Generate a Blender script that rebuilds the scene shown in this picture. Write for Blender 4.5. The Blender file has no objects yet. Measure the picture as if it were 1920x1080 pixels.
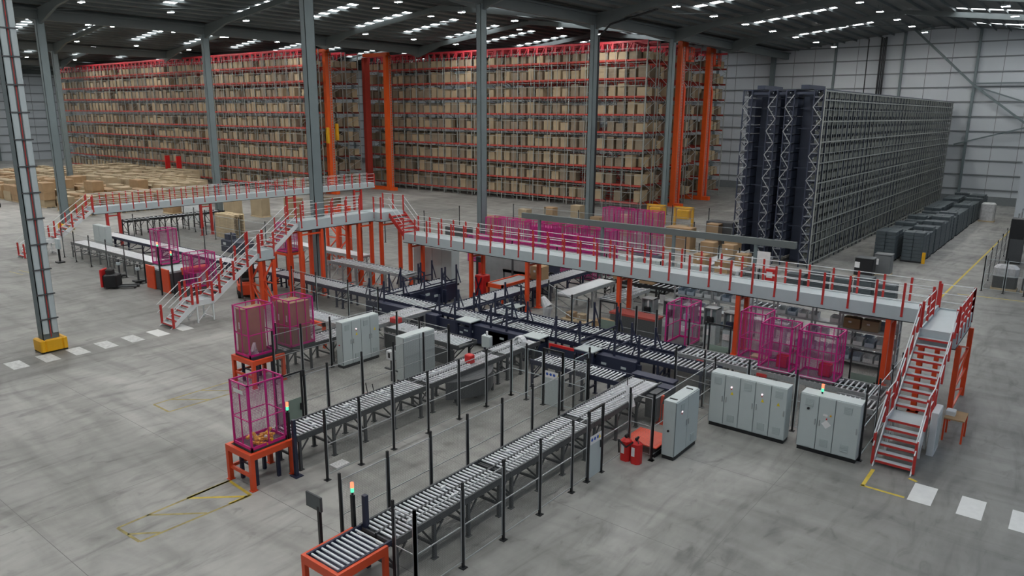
import bpy, math, random
from math import pi, sin, cos, atan2, sqrt
from mathutils import Vector, Matrix
random.seed(7)
S = bpy.context.scene
COL = S.collection

# ------------------------------------------------------------------ helpers
class MB:
    def __init__(s): s.v = []; s.f = []
    def _add(s, vs, fs):
        b = len(s.v); s.v += vs; s.f += [tuple(i + b for i in f) for f in fs]
        return s
    def box(s, x0, y0, z0, x1, y1, z1):
        x0, x1 = min(x0, x1), max(x0, x1); y0, y1 = min(y0, y1), max(y0, y1); z0, z1 = min(z0, z1), max(z0, z1)
        return s._add([(x0,y0,z0),(x1,y0,z0),(x1,y1,z0),(x0,y1,z0),(x0,y0,z1),(x1,y0,z1),(x1,y1,z1),(x0,y1,z1)],
                      [(0,3,2,1),(4,5,6,7),(0,1,5,4),(1,2,6,5),(2,3,7,6),(3,0,4,7)])
    def cb(s, cx, cy, cz, sx, sy, sz):
        return s.box(cx-sx/2, cy-sy/2, cz-sz/2, cx+sx/2, cy+sy/2, cz+sz/2)
    def cham(s, x0, y0, z0, x1, y1, z1, c=.01):      # box with chamfered vertical edges and top
        r = [(x0+c,y0),(x1-c,y0),(x1,y0+c),(x1,y1-c),(x1-c,y1),(x0+c,y1),(x0,y1-c),(x0,y0+c)]
        cx, cy = (x0+x1)/2, (y0+y1)/2
        top = [(x - c*(1 if x > cx else -1), y - c*(1 if y > cy else -1)) for x, y in r]
        vs = [(x,y,z0) for x,y in r] + [(x,y,z1-c) for x,y in r] + [(x,y,z1) for x,y in top]
        fs = [tuple(range(7,-1,-1)), tuple(range(16,24))]
        for k in range(8):
            n = (k+1) % 8
            fs += [(k,n,8+n,8+k), (8+k,8+n,16+n,16+k)]
        return s._add(vs, fs)
    def bar(s, p, q, w, h=None):
        h = h or w; p = Vector(p); q = Vector(q); d = (q-p).normalized()
        up = Vector((0,0,1)) if abs(d.z) < .95 else Vector((0,1,0))
        a = d.cross(up).normalized()*w/2; b = a.cross(d).normalized()*h/2
        vs = [tuple(c+e) for c in (p,q) for e in (-a-b, a-b, a+b, -a+b)]
        return s._add(vs, [(0,1,2,3),(7,6,5,4),(0,4,5,1),(1,5,6,2),(2,6,7,3),(3,7,4,0)])
    def cyl(s, p, q, r, n=8, r2=None):
        r2 = r if r2 is None else r2
        p = Vector(p); q = Vector(q); d = (q-p).normalized()
        up = Vector((0,0,1)) if abs(d.z) < .95 else Vector((0,1,0))
        a = d.cross(up).normalized(); b = a.cross(d).normalized()
        vs = []
        for c, rr in ((p,r),(q,r2)):
            for k in range(n):
                t = 2*pi*k/n; vs.append(tuple(c + a*rr*cos(t) + b*rr*sin(t)))
        fs = [(k, k+n, (k+1)%n+n, (k+1)%n) for k in range(n)] + [tuple(range(n)), tuple(range(2*n-1, n-1, -1))]
        return s._add(vs, fs)
    def prism(s, pts, y0, y1):     # outline in XZ, extruded along Y
        n = len(pts)
        vs = [(x,y0,z) for x,z in pts] + [(x,y1,z) for x,z in pts]
        return s._add(vs, [tuple(range(n)), tuple(range(2*n-1,n-1,-1))] + [(k,k+n,(k+1)%n+n,(k+1)%n) for k in range(n)])
    def mesh(s, name, m):
        me = bpy.data.meshes.new(name); me.from_pydata(s.v, [], s.f)
        if m: me.materials.append(m)
        me.update(); return me
    def build(s, name, m, parent=None, loc=None, rz=0):
        return put(name, s.mesh(name, m), parent, loc, rz)

def put(name, me, parent=None, loc=None, rz=0):
    o = bpy.data.objects.new(name, me); COL.objects.link(o)
    if parent: o.parent = parent
    if loc is not None: o.location = loc
    if rz: o.rotation_euler = (0,0,rz)
    return o
def tag(o, label, cat, group=None, kind=None):
    o['label'] = label; o['category'] = cat
    if group: o['group'] = group
    if kind: o['kind'] = kind
    return o
def thing(name, label, cat, loc=(0,0,0), rz=0, group=None):
    o = bpy.data.objects.new(name, None); COL.objects.link(o)
    o.location = loc; o.rotation_euler = (0,0,rz); o.empty_display_size = .3
    return tag(o, label, cat, group)
KIDS = {}
def dup(root, loc, rz=0, label=None, group=None):
    kids = {}
    for o in list(COL.objects):
        if o.parent: kids.setdefault(o.parent.name, []).append(o)
    def rec(o, par):
        c = o.copy(); COL.objects.link(c)
        if par: c.parent = par
        for ch in kids.get(o.name, []): rec(ch, c)
        return c
    r = rec(root, None); r.location = loc; r.rotation_euler = (0,0,rz)
    if label: r['label'] = label
    if group: r['group'] = group
    return r
def struct(name, mb, m, parent=None):
    o = mb.build(name, m, parent)
    if not parent: o['kind'] = 'structure'
    return o

# ------------------------------------------------------------------ materials
def mat(name, col, rough=.5, metal=0., var=.06, scale=3., bump=0., emis=None, spec=None):
    m = bpy.data.materials.new(name); m.use_nodes = True
    nt = m.node_tree; b = nt.nodes['Principled BSDF']
    b.inputs['Roughness'].default_value = rough; b.inputs['Metallic'].default_value = metal
    if spec is not None: b.inputs['Specular IOR Level'].default_value = spec
    tc = nt.nodes.new('ShaderNodeTexCoord'); no = nt.nodes.new('ShaderNodeTexNoise')
    no.inputs['Scale'].default_value = scale; no.inputs['Detail'].default_value = 2
    nt.links.new(tc.outputs['Object'], no.inputs['Vector'])
    mx = nt.nodes.new('ShaderNodeMix'); mx.data_type = 'RGBA'
    c = Vector(col)
    mx.inputs[6].default_value = (*(c*(1-var*2)), 1); mx.inputs[7].default_value = (*[min(1,x) for x in c*(1+var*2)], 1)
    nt.links.new(no.outputs['Fac'], mx.inputs[0]); nt.links.new(mx.outputs[2], b.inputs['Base Color'])
    if bump:
        bp = nt.nodes.new('ShaderNodeBump'); bp.inputs['Strength'].default_value = bump
        nt.links.new(no.outputs['Fac'], bp.inputs['Height']); nt.links.new(bp.outputs['Normal'], b.inputs['Normal'])
    if emis:
        b.inputs['Emission Color'].default_value = (*emis[0], 1); b.inputs['Emission Strength'].default_value = emis[1]
    return m
def emit(name, col, st):
    m = bpy.data.materials.new(name); m.use_nodes = True; nt = m.node_tree; nt.nodes.clear()
    e = nt.nodes.new('ShaderNodeEmission'); o = nt.nodes.new('ShaderNodeOutputMaterial')
    e.inputs[0].default_value = (*col,1); e.inputs[1].default_value = st
    nt.links.new(e.outputs[0], o.inputs[0]); return m
def wire(name, col, px, pz, t, ax='Y'):
    """welded wire mesh: wires of width t every px / pz metres in the object's own plane, open between them"""
    m = bpy.data.materials.new(name); m.use_nodes = True; nt = m.node_tree; b = nt.nodes['Principled BSDF']
    b.inputs['Base Color'].default_value = (*col,1); b.inputs['Roughness'].default_value = .5
    tc = nt.nodes.new('ShaderNodeTexCoord'); sp = nt.nodes.new('ShaderNodeSeparateXYZ')
    nt.links.new(tc.outputs['Object'], sp.inputs[0])
    def line(out, p):
        a = nt.nodes.new('ShaderNodeMath'); a.operation = 'PINGPONG'; a.inputs[1].default_value = p/2
        nt.links.new(out, a.inputs[0])
        c = nt.nodes.new('ShaderNodeMath'); c.operation = 'LESS_THAN'; c.inputs[1].default_value = t/2
        nt.links.new(a.outputs[0], c.inputs[0]); return c.outputs[0]
    l1 = line(sp.outputs['X'], px); l2 = line(sp.outputs['Z'], pz)
    mx = nt.nodes.new('ShaderNodeMath'); mx.operation = 'MAXIMUM'
    nt.links.new(l1, mx.inputs[0]); nt.links.new(l2, mx.inputs[1])
    tr = nt.nodes.new('ShaderNodeBsdfTransparent'); ms = nt.nodes.new('ShaderNodeMixShader')
    nt.links.new(mx.outputs[0], ms.inputs[0]); nt.links.new(tr.outputs[0], ms.inputs[1]); nt.links.new(b.outputs[0], ms.inputs[2])
    nt.links.new(ms.outputs[0], nt.nodes['Material Output'].inputs[0]); return m

M = dict(
    steel=mat('roller_steel', (.80,.82,.85), .4, .1, .03),
    galv=mat('galvanised_steel', (.42,.44,.45), .45, .5, .08),
    navy=mat('navy_paint', (.022,.028,.058), .45),
    dgrey=mat('dark_grey_paint', (.07,.075,.08), .5),
    mgrey=mat('mid_grey_paint', (.16,.17,.175), .5),
    black=mat('black_paint', (.012,.013,.015), .45),
    orange=mat('orange_red_paint', (.74,.080,.02), .42, var=.04),
    orange2=mat('stacker_crane_orange', (.80,.11,.015), .42, var=.03),
    red=mat('rail_red_paint', (.50,.035,.03), .45, var=.04),
    brightred=mat('bright_red_paint', (.62,.02,.02), .4),
    rackred=mat('rack_beam_red', (.42,.05,.035), .5),
    trussred=mat('rack_top_red', (.50,.035,.05), .5),
    magenta=mat('magenta_paint', (.60,.018,.23), .45, var=.04),
    column=mat('column_grey_green', (.16,.20,.21), .55, var=.05, scale=.8),
    beam=mat('roof_steel', (.13,.15,.15), .6, var=.05, scale=.8),
    white=mat('white_paint', (.70,.73,.74), .45, var=.03),
    walk=mat('walkway_grey_paint', (.46,.53,.55), .45, var=.03),
    cab=mat('cabinet_grey_paint', (.50,.56,.56), .42, var=.02),
    cabvent=mat('cabinet_vent_grey', (.42,.48,.48), .5, var=.02),
    cabseam=mat('cabinet_seam', (.17,.20,.21), .5),
    yellow=mat('guard_yellow', (.80,.42,.01), .45),
    yline=mat('floor_line_yellow', (.62,.46,.05), .6, var=.15, scale=5),
    yworn=mat('worn_yellow_line', (.34,.28,.10), .6, var=.3, scale=4),
    wline=mat('floor_marking_white', (.72,.73,.71), .55, var=.05, scale=4),
    wworn=mat('worn_white_marking', (.55,.56,.55), .6, var=.22, scale=6),
    carton=mat('brown_cardboard', (.36,.235,.125), .75, var=.12, scale=1.5),
    carton2=mat('pale_cardboard', (.40,.315,.20), .75, var=.12, scale=.9),
    carton3=mat('grey_brown_cardboard', (.25,.20,.14), .75, var=.15, scale=1.5),
    paper=mat('white_paper', (.80,.80,.80), .6),
    wood=mat('pallet_wood', (.58,.46,.29), .75, var=.15),
    rackdk=mat('dark_blue_rack_paint', (.035,.045,.075), .5),
    rackgrey=mat('rack_zinc', (.34,.36,.34), .5, .2),
    rackshelf=mat('rack_tray_grey', (.16,.17,.15), .6, var=.15, scale=.7),
    endtray=mat('end_tray_grey', (.24,.26,.29), .5),
    bluegrey=mat('tote_blue_grey', (.075,.095,.105), .55, var=.1),
    film=mat('stretch_film', (.55,.56,.57), .3, var=.2, scale=4),
    bluebin=mat('pale_blue_bin', (.42,.50,.58), .5),
    glassy=mat('pale_acrylic_guard', (.45,.55,.57), .15, var=.1),
    doorgreen=mat('machine_door_green', (.24,.31,.26), .45),
    belt=mat('white_belt', (.66,.68,.70), .4, var=.04, scale=2),
    rubber=mat('rubber', (.02,.02,.02), .7),
    plank=mat('red_orange_panel', (.75,.09,.04), .45),
    lampred=emit('signal_lamp_red', (1,.16,.08), 2.2), lampgreen=emit('signal_lamp_green', (.1,1,.45), 1.2),
    lampamber=emit('signal_lamp_amber', (1,.45,.05), 1.5), lampwhite=emit('indicator_lamp_white', (1,.75,.8), 1.2),
    lens=emit('high_bay_lens', (1,.985,.96), 330),
    skyp=emit('daylight_rooflight_sheet', (.93,.97,1), 5),
    wirek=wire('black_wire_mesh', (.16,.165,.155), .04, .05, .0045),
    wirem=wire('magenta_wire_mesh', (.40,.06,.24), .05, .05, .0065),
    blueicon=mat('sign_blue', (.03,.10,.45), .5), yellowicon=mat('sign_yellow', (.85,.65,.02), .5),
    screen=mat('dark_screen', (.07,.085,.09), .3),
)

# concrete floor
def floor_mat():
    m = bpy.data.materials.new('worn_concrete'); m.use_nodes = True; nt = m.node_tree; b = nt.nodes['Principled BSDF']
    N = nt.nodes.new; L = nt.links.new
    tc = N('ShaderNodeTexCoord')
    def noise(scale, detail, sx=1, sy=1, dist=0., rz=0, rough=.55):
        mp = N('ShaderNodeMapping'); mp.inputs['Scale'].default_value = (sx,sy,1); mp.inputs['Rotation'].default_value = (0,0,rz)
        L(tc.outputs['Object'], mp.inputs[0])
        n = N('ShaderNodeTexNoise'); n.inputs['Scale'].default_value = scale; n.inputs['Detail'].default_value = detail
        n.inputs['Distortion'].default_value = dist; n.inputs['Roughness'].default_value = rough
        L(mp.outputs[0], n.inputs['Vector']); return n.outputs['Fac']
    def ramp(src, stops):
        r = N('ShaderNodeValToRGB'); L(src, r.inputs[0]); e = r.color_ramp.elements
        e[0].position, e[0].color = stops[0][0], (*stops[0][1],1)
        e[1].position, e[1].color = stops[-1][0], (*stops[-1][1],1)
        for p, c in stops[1:-1]:
            k = e.new(p); k.color = (*c,1)
        return r.outputs[0]
    def mul(a, bb, f=1.):
        x = N('ShaderNodeMix'); x.data_type = 'RGBA'; x.blend_type = 'MULTIPLY'; x.inputs[0].default_value = f
        L(a, x.inputs[6]); L(bb, x.inputs[7]); return x.outputs[2]
    base = ramp(noise(.11, 6, dist=.6), [(.33,(.25,.249,.235)), (.52,(.345,.343,.32)), (.7,(.41,.407,.38))])
    g = lambda v: (v,v,v)
    base = mul(base, ramp(noise(.5, 8, .35, 1.2, 1.2, .5), [(.35,g(.72)), (.55,g(1.)), (.75,g(1.12))]), .8)
    base = mul(base, ramp(noise(1.1, 6, 1, .22, 1.4, .12), [(.30,g(.60)), (.44,g(.92)), (.56,g(1.06)), (.8,g(1.12))]), .8)
    base = mul(base, ramp(noise(1.7, 8, 1, .5, 1.2, .1), [(.28,g(.62)), (.40,g(.95)), (.6,g(1.03)), (.8,g(1.1))]), .8)
    # soiled dark strip under the left crossing blocks; floor colour darkened along X outside both aisles
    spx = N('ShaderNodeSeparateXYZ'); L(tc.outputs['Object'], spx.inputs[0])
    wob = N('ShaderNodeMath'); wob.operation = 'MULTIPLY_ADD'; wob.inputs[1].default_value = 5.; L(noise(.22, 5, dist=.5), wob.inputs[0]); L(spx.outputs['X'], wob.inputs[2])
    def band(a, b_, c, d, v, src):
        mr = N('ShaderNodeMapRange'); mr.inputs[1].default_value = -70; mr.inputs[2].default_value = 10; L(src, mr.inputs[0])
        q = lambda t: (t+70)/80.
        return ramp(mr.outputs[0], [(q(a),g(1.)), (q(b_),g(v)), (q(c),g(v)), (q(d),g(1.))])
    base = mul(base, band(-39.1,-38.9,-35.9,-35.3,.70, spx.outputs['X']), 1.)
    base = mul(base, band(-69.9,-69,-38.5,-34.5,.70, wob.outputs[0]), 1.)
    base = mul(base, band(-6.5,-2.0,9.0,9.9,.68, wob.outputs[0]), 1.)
    # arcs of tyre marks
    wv = N('ShaderNodeTexWave'); wv.wave_type = 'RINGS'; wv.inputs['Scale'].default_value = .16; wv.inputs['Distortion'].default_value = 5
    wv.inputs['Detail'].default_value = 3; wv.inputs['Detail Scale'].default_value = .6
    mp = N('ShaderNodeMapping'); mp.inputs['Location'].default_value = (9, -20, 0); L(tc.outputs['Object'], mp.inputs[0]); L(mp.outputs[0], wv.inputs[0])
    base = mul(base, ramp(wv.outputs['Fac'], [(.0,g(.80)), (.16,g(1.)), (1.,g(1.))]), .5)
    # saw-cut joints
    sp = N('ShaderNodeSeparateXYZ'); L(tc.outputs['Object'], sp.inputs[0])
    js = []
    for ax, p, off in (('X',15.75,6.7),('Y',5.25,-1.15)):
        ad = N('ShaderNodeMath'); ad.inputs[1].default_value = off; L(sp.outputs[ax], ad.inputs[0])
        pp = N('ShaderNodeMath'); pp.operation = 'PINGPONG'; pp.inputs[1].default_value = p/2; L(ad.outputs[0], pp.inputs[0])
        lt = N('ShaderNodeMath'); lt.operation = 'LESS_THAN'; lt.inputs[1].default_value = .009; L(pp.outputs[0], lt.inputs[0]); js.append(lt.outputs[0])
    mxj = N('ShaderNodeMath'); mxj.operation = 'MAXIMUM'; L(js[0], mxj.inputs[0]); L(js[1], mxj.inputs[1])
    j = N('ShaderNodeMix'); j.data_type = 'RGBA'; L(mxj.outputs[0], j.inputs[0]); L(base, j.inputs[6]); j.inputs[7].default_value = (.16,.16,.15,1)
    L(j.outputs[2], b.inputs['Base Color'])
    rr = N('ShaderNodeMapRange'); rr.inputs[3].default_value = .38; rr.inputs[4].default_value = .7
    L(noise(.7, 4), rr.inputs[0]); L(rr.outputs[0], b.inputs['Roughness'])
    return m
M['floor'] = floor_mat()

def panel_mat():   # white composite wall panel
    m = mat('white_wall_panel', (.56,.60,.63), .5, var=.03, scale=.2); return m
M['wall'] = panel_mat()
M['rail'] = mat('wall_rail_grey', (.20,.22,.23), .55)
M['deck'] = mat('roof_deck_grey', (.17,.18,.175), .65, var=.08, scale=.3)

# ------------------------------------------------------------------ the hall
V0 = -39.4; BAY = 40.0; FY0 = 13.3; FR = 16.4
EAVE, RISE = 20.9, 2.3
XW, XE, YS, YN = -199.4, 22., -14., 117.0
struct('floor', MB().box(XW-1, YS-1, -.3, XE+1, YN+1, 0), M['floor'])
b = MB().box(XW-1, YN, 0, XE+1, YN+.3, 24.5); wb = struct('wall_back', b, M['wall'])
r = MB()
z = 1.9
while z < 23.6:
    r.box(XW, YN-.14, z, XE, YN, z+.16); z += 1.9
for k in range(0, 84):
    x = -41.3 - 178 + k*2.9667
    if x < XE: r.box(x-.03, YN-.03, 0, x+.03, YN, 23.5)
r.build('panel_rail', M['rail'], wb)
p = MB()
for k in range(0, 28):
    x = -41.3 - 178 + k*8.9
    if x < XE: p.box(x-.15, YN-.5, 0, x+.15, YN-.14, 23.2)
p.box(-41.6, YN-.8, 0, -41.0, YN-.14, 21)
p.build('gable_post', M['column'], wb)
p = MB()
zq = lambda z: 11.5+(z-11.5)*1.049
for (a,b_,c_,d_,w) in ((-21.6,22.6,-13.9,15.3,.26),(-13.9,15.3,-7.0,10.0,.26),(-13.9,15.2,-6.5,12.6,.18),(-13.9,15.5,2,15.5,.2),(-15.2,8.0,-6.5,10.6,.18)):
    p.bar((a*1.049,YN-.6,zq(b_)),(c_*1.049,YN-.6,zq(d_)),w)
p.build('wind_brace', M['column'], wb)
p = MB(); p.box(XW-1, YN-.06, 0, XE, YN, 1.1); p.build('kick_panel', M['rail'], wb)

wl = struct('wall_left', MB().box(XW-.3, YS, 0, XW, YN, 24.5), M['wall'])
r = MB(); z = 1.9
while z < 21:
    r.box(XW, YS, z, XW+.14, YN, z+.16); z += 1.9
for k in range(0, 46):
    r.box(XW, YS+k*2.733-.03, 0, XW+.04, YS+k*2.733+.03, 21)
r.build('panel_rail', M['rail'], wl)
p = MB()
for k in range(-1, 7): p.box(XW+.14, FY0+k*FR-.2, 0, XW+.6, FY0+k*FR+.2, 21)
p.build('wall_post', M['column'], wl)
struct('wall_right', MB().box(XE, YS, 0, XE+.3, YN, 24.5), M['wall'])
struct('wall_front', MB().box(XW-1, YS-.3, 0, XE+1, YS, 24.5), M['wall'])

# roof: every bay has two slopes meeting at a ridge; openings take the rooflights
def roofz(x):
    t = ((x - V0) % BAY); return EAVE + RISE*(1 - abs(t-20)/20.)
skyY = [-.5 + 7.9*k for k in range(0, 15)]
SW = .62
roof = MB(); panes = []; pur = MB(); raf = MB(); val = MB()
def slab(x0, x1, y0, y1):
    z0, z1 = roofz(x0+1e-6), roofz(x1-1e-6)
    if z0 == z1: pass
    roof.prism([(x0,z0),(x1,z1),(x1,z1+.15),(x0,z0+.15)], y0, y1)
bays = [V0 - BAY*k for k in range(-1, 5)]
for bx in bays:
    for h in (0, 1):
        xa = bx - 40 + 20*h; xb = xa + 20
        if h == 0: sx0, sx1 = xa+6, xa+15
        else: sx0, sx1 = xa+5, xa+14
        prev = YS
        for iy, ys in enumerate(skyY):
            if bx > 0 and (iy % 2 == (0 if h == 0 else 1)): continue
            if ys-SW < YS+1: continue
            slab(xa, xb, prev, ys-SW)
            slab(xa, sx0, ys-SW, ys+SW); slab(sx1, xb, ys-SW, ys+SW)
            panes.append((sx0, sx1, ys))
            prev = ys+SW
        slab(xa, xb, prev, YN)
        for k in range(1, 13):
            x = xa + k*20/12.5; zz = roofz(x)
            pur.box(x-.035, YS, zz-.26, x+.035, YN, zz-.005)
ceil = struct('ceiling', roof, M['deck'])
pur.build('purlin', M['beam'], ceil)
# rafters on every frame line
nt_ = 0
for bx in bays:
    raf = MB()
    for k in range(-1, 6):
        y = FY0 + FR*k
        for h in (0, 1):
            xa = bx - 40 + 20*h; xb = xa + 20
            za, zb = roofz(xa+1e-6), roofz(xb-1e-6)
            # tapered haunch at the valley
            if h == 0: pts = [(xa,za-.26),(xb,zb-.26),(xb,zb-.75),(xa+4.5,za+.5-.85),(xa,za-1.7)]
            else: pts = [(xa,za-.26),(xb,zb-.26),(xb,zb-1.7),(xb-4.5,zb+.5-.85),(xa,za-.75)]
            raf.prism(pts, y-.13, y+.13)
    nt_ += 1; struct('trim_%d' % nt_, raf, M['beam'])
# valley beams with gutter
for bx in bays[1:]:
    v = MB()
    v.box(bx-.22, YS, EAVE-1.25, bx+.22, YN, EAVE-.45)
    v.box(bx-.45, YS, EAVE-.45, bx+.45, YN, EAVE-.30)
    v.box(bx-1.2, YS, EAVE-.75, bx-1.05, YN, EAVE-.55)
    nt_ += 1; struct('trim_%d' % nt_, v, M['beam'])
# bracing rods in the roof plane
v = MB()
for bx in bays:
    for (ya, yb) in ((29.7,46.1),(62.5,78.9),(95.3,111.)):
        for xa in (bx-40, bx-30, bx-20, bx-10):
            v.bar((xa,ya,roofz(xa+1e-6)-.35), (xa+10,yb,roofz(xa+10-1e-6)-.35), .09)
nt_ += 1; struct('trim_%d' % nt_, v, M['beam'])
for i, (x0, x1, y) in enumerate(panes):
    w = MB(); z0, z1 = roofz(x0), roofz(x1)
    w.prism([(x0,z0+.04),(x1,z1+.04),(x1,z1+.08),(x0,z0+.08)], y-SW, y+SW)
    o = w.build('window_%d' % (i+1), M['skyp']); o['kind'] = 'structure'

# columns
def column(x, y, label):
    t = thing('steel_column', label, 'column', (x,y,0), 0, 'steel roof columns')
    c = MB()
    c.box(-.19,-.37,0,.19,-.345,EAVE-1.2); c.box(-.19,.345,0,.19,.37,EAVE-1.2); c.box(-.01,-.345,0,.01,.345,EAVE-1.2)
    c.build('column_shaft', M['column'], t)
    MB().box(-.3,-.45,0,.3,.45,.04).build('base_plate', M['dgrey'], t)
    return t
def boxcol(x, y, label, w=.46):
    t = thing('steel_column', label, 'column', (x,y,0), 0, 'steel roof columns')
    c = MB(); h = EAVE-1.2
    c.box(-w/2,-.36,0,-w/2+.03,.36,h); c.box(w/2-.03,-.36,0,w/2,.36,h); c.box(-w/2,-.36,0,w/2,-.33,h); c.box(-w/2,.33,0,w/2,.36,h)
    c.build('column_shaft', M['column'], t)
    MB().box(-.35,-.5,0,.35,.5,.04).build('base_plate', M['dgrey'], t)
    return t
t = boxcol(V0, FY0, 'grey steel column at the left front with tie rings and a yellow guard at its foot', .55)
c = MB(); c.cham(.28,-.33,.9,.36,-.08,19,.02).cham(.28,.08,.9,.36,.33,19,.02); c.build('trunking', M['walk'], t)
c = MB()
z = 1.6
while z < 19.4: c.box(.275,-.40,z,.40,.40,z+.06); z += 1.22
c.build('pipe_bracket', M['dgrey'], t)
c = MB(); c.cyl((.33,0,.7),(.33,0,19),.02,6); c.build('cable', M['red'], t)
boxcol(V0, FY0+FR, 'wide grey steel column rising behind the left end of the high bridge')
boxcol(V0, FY0+2*FR, 'grey steel column standing left of centre before the right rack block')
boxcol(V0, FY0+3*FR, 'grey steel column right of centre with a dark downpipe beside it')
for k, l in ((4,'grey steel column hidden behind the dark narrow aisle rack'),):
    boxcol(V0, FY0+k*FR, l)
boxcol(V0-40, FY0+FR, 'grey steel column with yellow guard beside the far left stair')
boxcol(V0-40, FY0+2*FR, 'slim grey steel column in front of the left rack block')
boxcol(V0-80, FY0+2*FR, 'far left grey steel column rising out of the carton stacks')
t = thing('downpipe', 'black downpipe with cable ladder beside the column right of centre', 'pipe', (V0+.55, FY0+3*FR, 0))
c = MB(); c.cyl((0,0,0),(0,0,18.6),.09,8); c.cyl((0,0,18.6),(1.2,0,19.6),.09,8); c.cyl((1.2,0,19.6),(6,0,20.6),.09,8); c.build('pipe_run', M['black'], t)
t = thing('downpipe', 'pair of black pipes running up the back wall above the narrow aisle rack', 'pipe', (-26.3, YN-.75, 0))
c = MB(); c.cyl((0,0,0),(0,0,22.1),.13,8); c.cyl((.55,0,0),(.55,0,22.1),.13,8); c.cyl((-1.7,0,0),(-1.7,0,21.9),.07,8); c.cyl((.28,0,0),(.28,0,22),.1,8)
c.build('pipe_run', M['black'], t)
def guard(x, y, label):
    t = thing('column_guard', label, 'guard', (x,y,0), 0)
    c = MB(); c.cham(-.46,-.60,.08,.50,-.38,.66,.05); c.cham(-.46,.38,.08,.50,.60,.66,.05)
    c.cham(-.46,-.38,.08,-.29,.38,.66,.05); c.cham(.30,-.38,.08,.50,.38,.66,.05); c.build('guard_ring', M['yellow'], t)
    f = MB()
    for sx in (-1,1):
        for sy in (-1,1): f.box(sx*.4-.06,sy*.52-.06,0,sx*.4+.06,sy*.52+.06,.08)
    f.build('foot', M['black'], t)
guard(V0+.1, FY0, 'yellow crash guard round the foot of the left front column')
guard(V0-40, FY0+FR, 'yellow crash guard at the column beside the far left stair')

# high bay lamps
def hibay():
    t = thing('high_bay_lamp', 'white LED high bay lamp hanging under the roof', 'lamp', (0,0,0), 0, 'high bay lamps under the roof')
    MB().cham(-.33,-.2,-.07,.33,.2,.05,.03).build('housing', M['white'], t)
    MB().box(-.3,-.17,-.085,.3,.17,-.075).build('lens', M['lens'], t)
    MB().cyl((-.2,0,.05),(-.2,0,.6),.01,4).cyl((.2,0,.05),(.2,0,.6),.01,4).build('hanger', M['black'], t)
    return t
hb = None; hkids = []
for bx in bays:
    for off in (-8.8, -20.4, -31.2):
        for k in range(-4, 12):
            x = bx + off; y = 29.9 + 7.9*k
            if y > YN-3 or x > XE-1 or x < -175: continue
            if (y > 78.5 and x < -43) or (y > 64 and x < -86): continue
            z = roofz(x) - 1.35
            if hb is None:
                hb = hibay(); hb.location = (x,y,z)
                hkids = [o for o in COL.objects if o.parent == hb]
            else:
                c = hb.copy(); COL.objects.link(c); c.location = (x,y,z)
                for ch in hkids:
                    d = ch.copy(); COL.objects.link(d); d.parent = c

# ------------------------------------------------------------------ pallet racks
def rack_row(name, label, x0, x1, y0, y1, H, lev, bay=2.75, guardmesh=True, group=None):
    t = thing(name, label, 'rack', (x0, y0, 0), 0, group); L = x1-x0; D = y1-y0
    n = int(round(L/bay)); bay = L/n
    u = MB()
    for yy in (0, D-.09): u.box(-.05, yy, 0, .05, yy+.09, H)
    k = 0; zz = .3
    while zz < H-1.2:
        if k % 2: u.bar((0,.05,zz),(0,D-.05,zz+1.05),.05)
        else: u.bar((0,D-.05,zz),(0,.05,zz+1.05),.05)
        zz += 1.05; k += 1
    um = u.mesh('upright_frame', M['rackgrey'])
    for k in range(n+1): put('upright_frame', um, t, (k*bay,0,0))
    bm = MB().box(0,-.03,-.11,L,.04,.11).box(0,D-.04,-.11,L,D+.03,.11).mesh('load_beam', M['rackred'])
    for z in lev: put('load_beam', bm, t, (0,0,z))
    top = MB().box(0,-.06,H-.25,L,.06,H)
    top.box(0,D-.06,H-.25,L,D+.06,H)
    for k in range(int(L/1.4)):
        xx = k*1.4
        top.box(xx,.06,H-.2,xx+.12,D-.06,H); top.bar((xx+.1,-.03,H-1.2),(xx+.7,-.03,H-.2),.1); top.box(xx+.62,-.02,H-1.1,xx+.95,.02,H-.25)
    top.build('top_truss', M['trussred'], t)
    if guardmesh:
        g = MB(); nn = int(L/1.375)
        for k in range(nn+1): g.box(k*L/nn-.022,-.14,.2,k*L/nn+.022,-.10,H-.8)
        for z in lev:
            g.box(0,-.14,z+1.25,L,-.10,z+1.295); g.box(0,-.14,z-.32,L,-.10,z-.275)
        g.build('guard_grid', M['rackgrey'], t)
    return t
LEV = [.9 + 2.1*k for k in range(9)]
rack_row('pallet_rack', 'very long red beamed carton rack along the left side, foremost row', -168, -86, 65, 66.4, 19.9, LEV)
rack_row('pallet_rack', 'second rack row of the left block, its end beside the first orange mast', -168, -88.4, 69.8, 72.3, 19.9, LEV, guardmesh=False)
rack_row('pallet_rack', 'rack row end just left of the double masted orange crane', -168, -88.4, 72.9, 75.3, 19.9, LEV, guardmesh=False)
rack_row('pallet_rack', 'long red beamed carton rack across the middle of the hall, foremost row', -92, -43.1, 80, 82.4, 19.9, LEV)
rack_row('pallet_rack', 'rack row end left of the nearer tall orange mast on the right', -92, -43.1, 83, 85.4, 19.9, LEV, guardmesh=False)
rack_row('pallet_rack', 'rack row end between the two tall orange masts on the right', -70, -43.1, 88.7, 91.3, 19.9, LEV, guardmesh=False)
rack_row('pallet_rack', 'rack row end just left of the farther tall orange mast', -70, -43.1, 91.9, 94.6, 19.9, LEV, guardmesh=False)
rack_row('pallet_rack', 'hindmost rack row end by the white back wall', -70, -43.1, 98.4, 103.4, 19.9, LEV, guardmesh=False)

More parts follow.
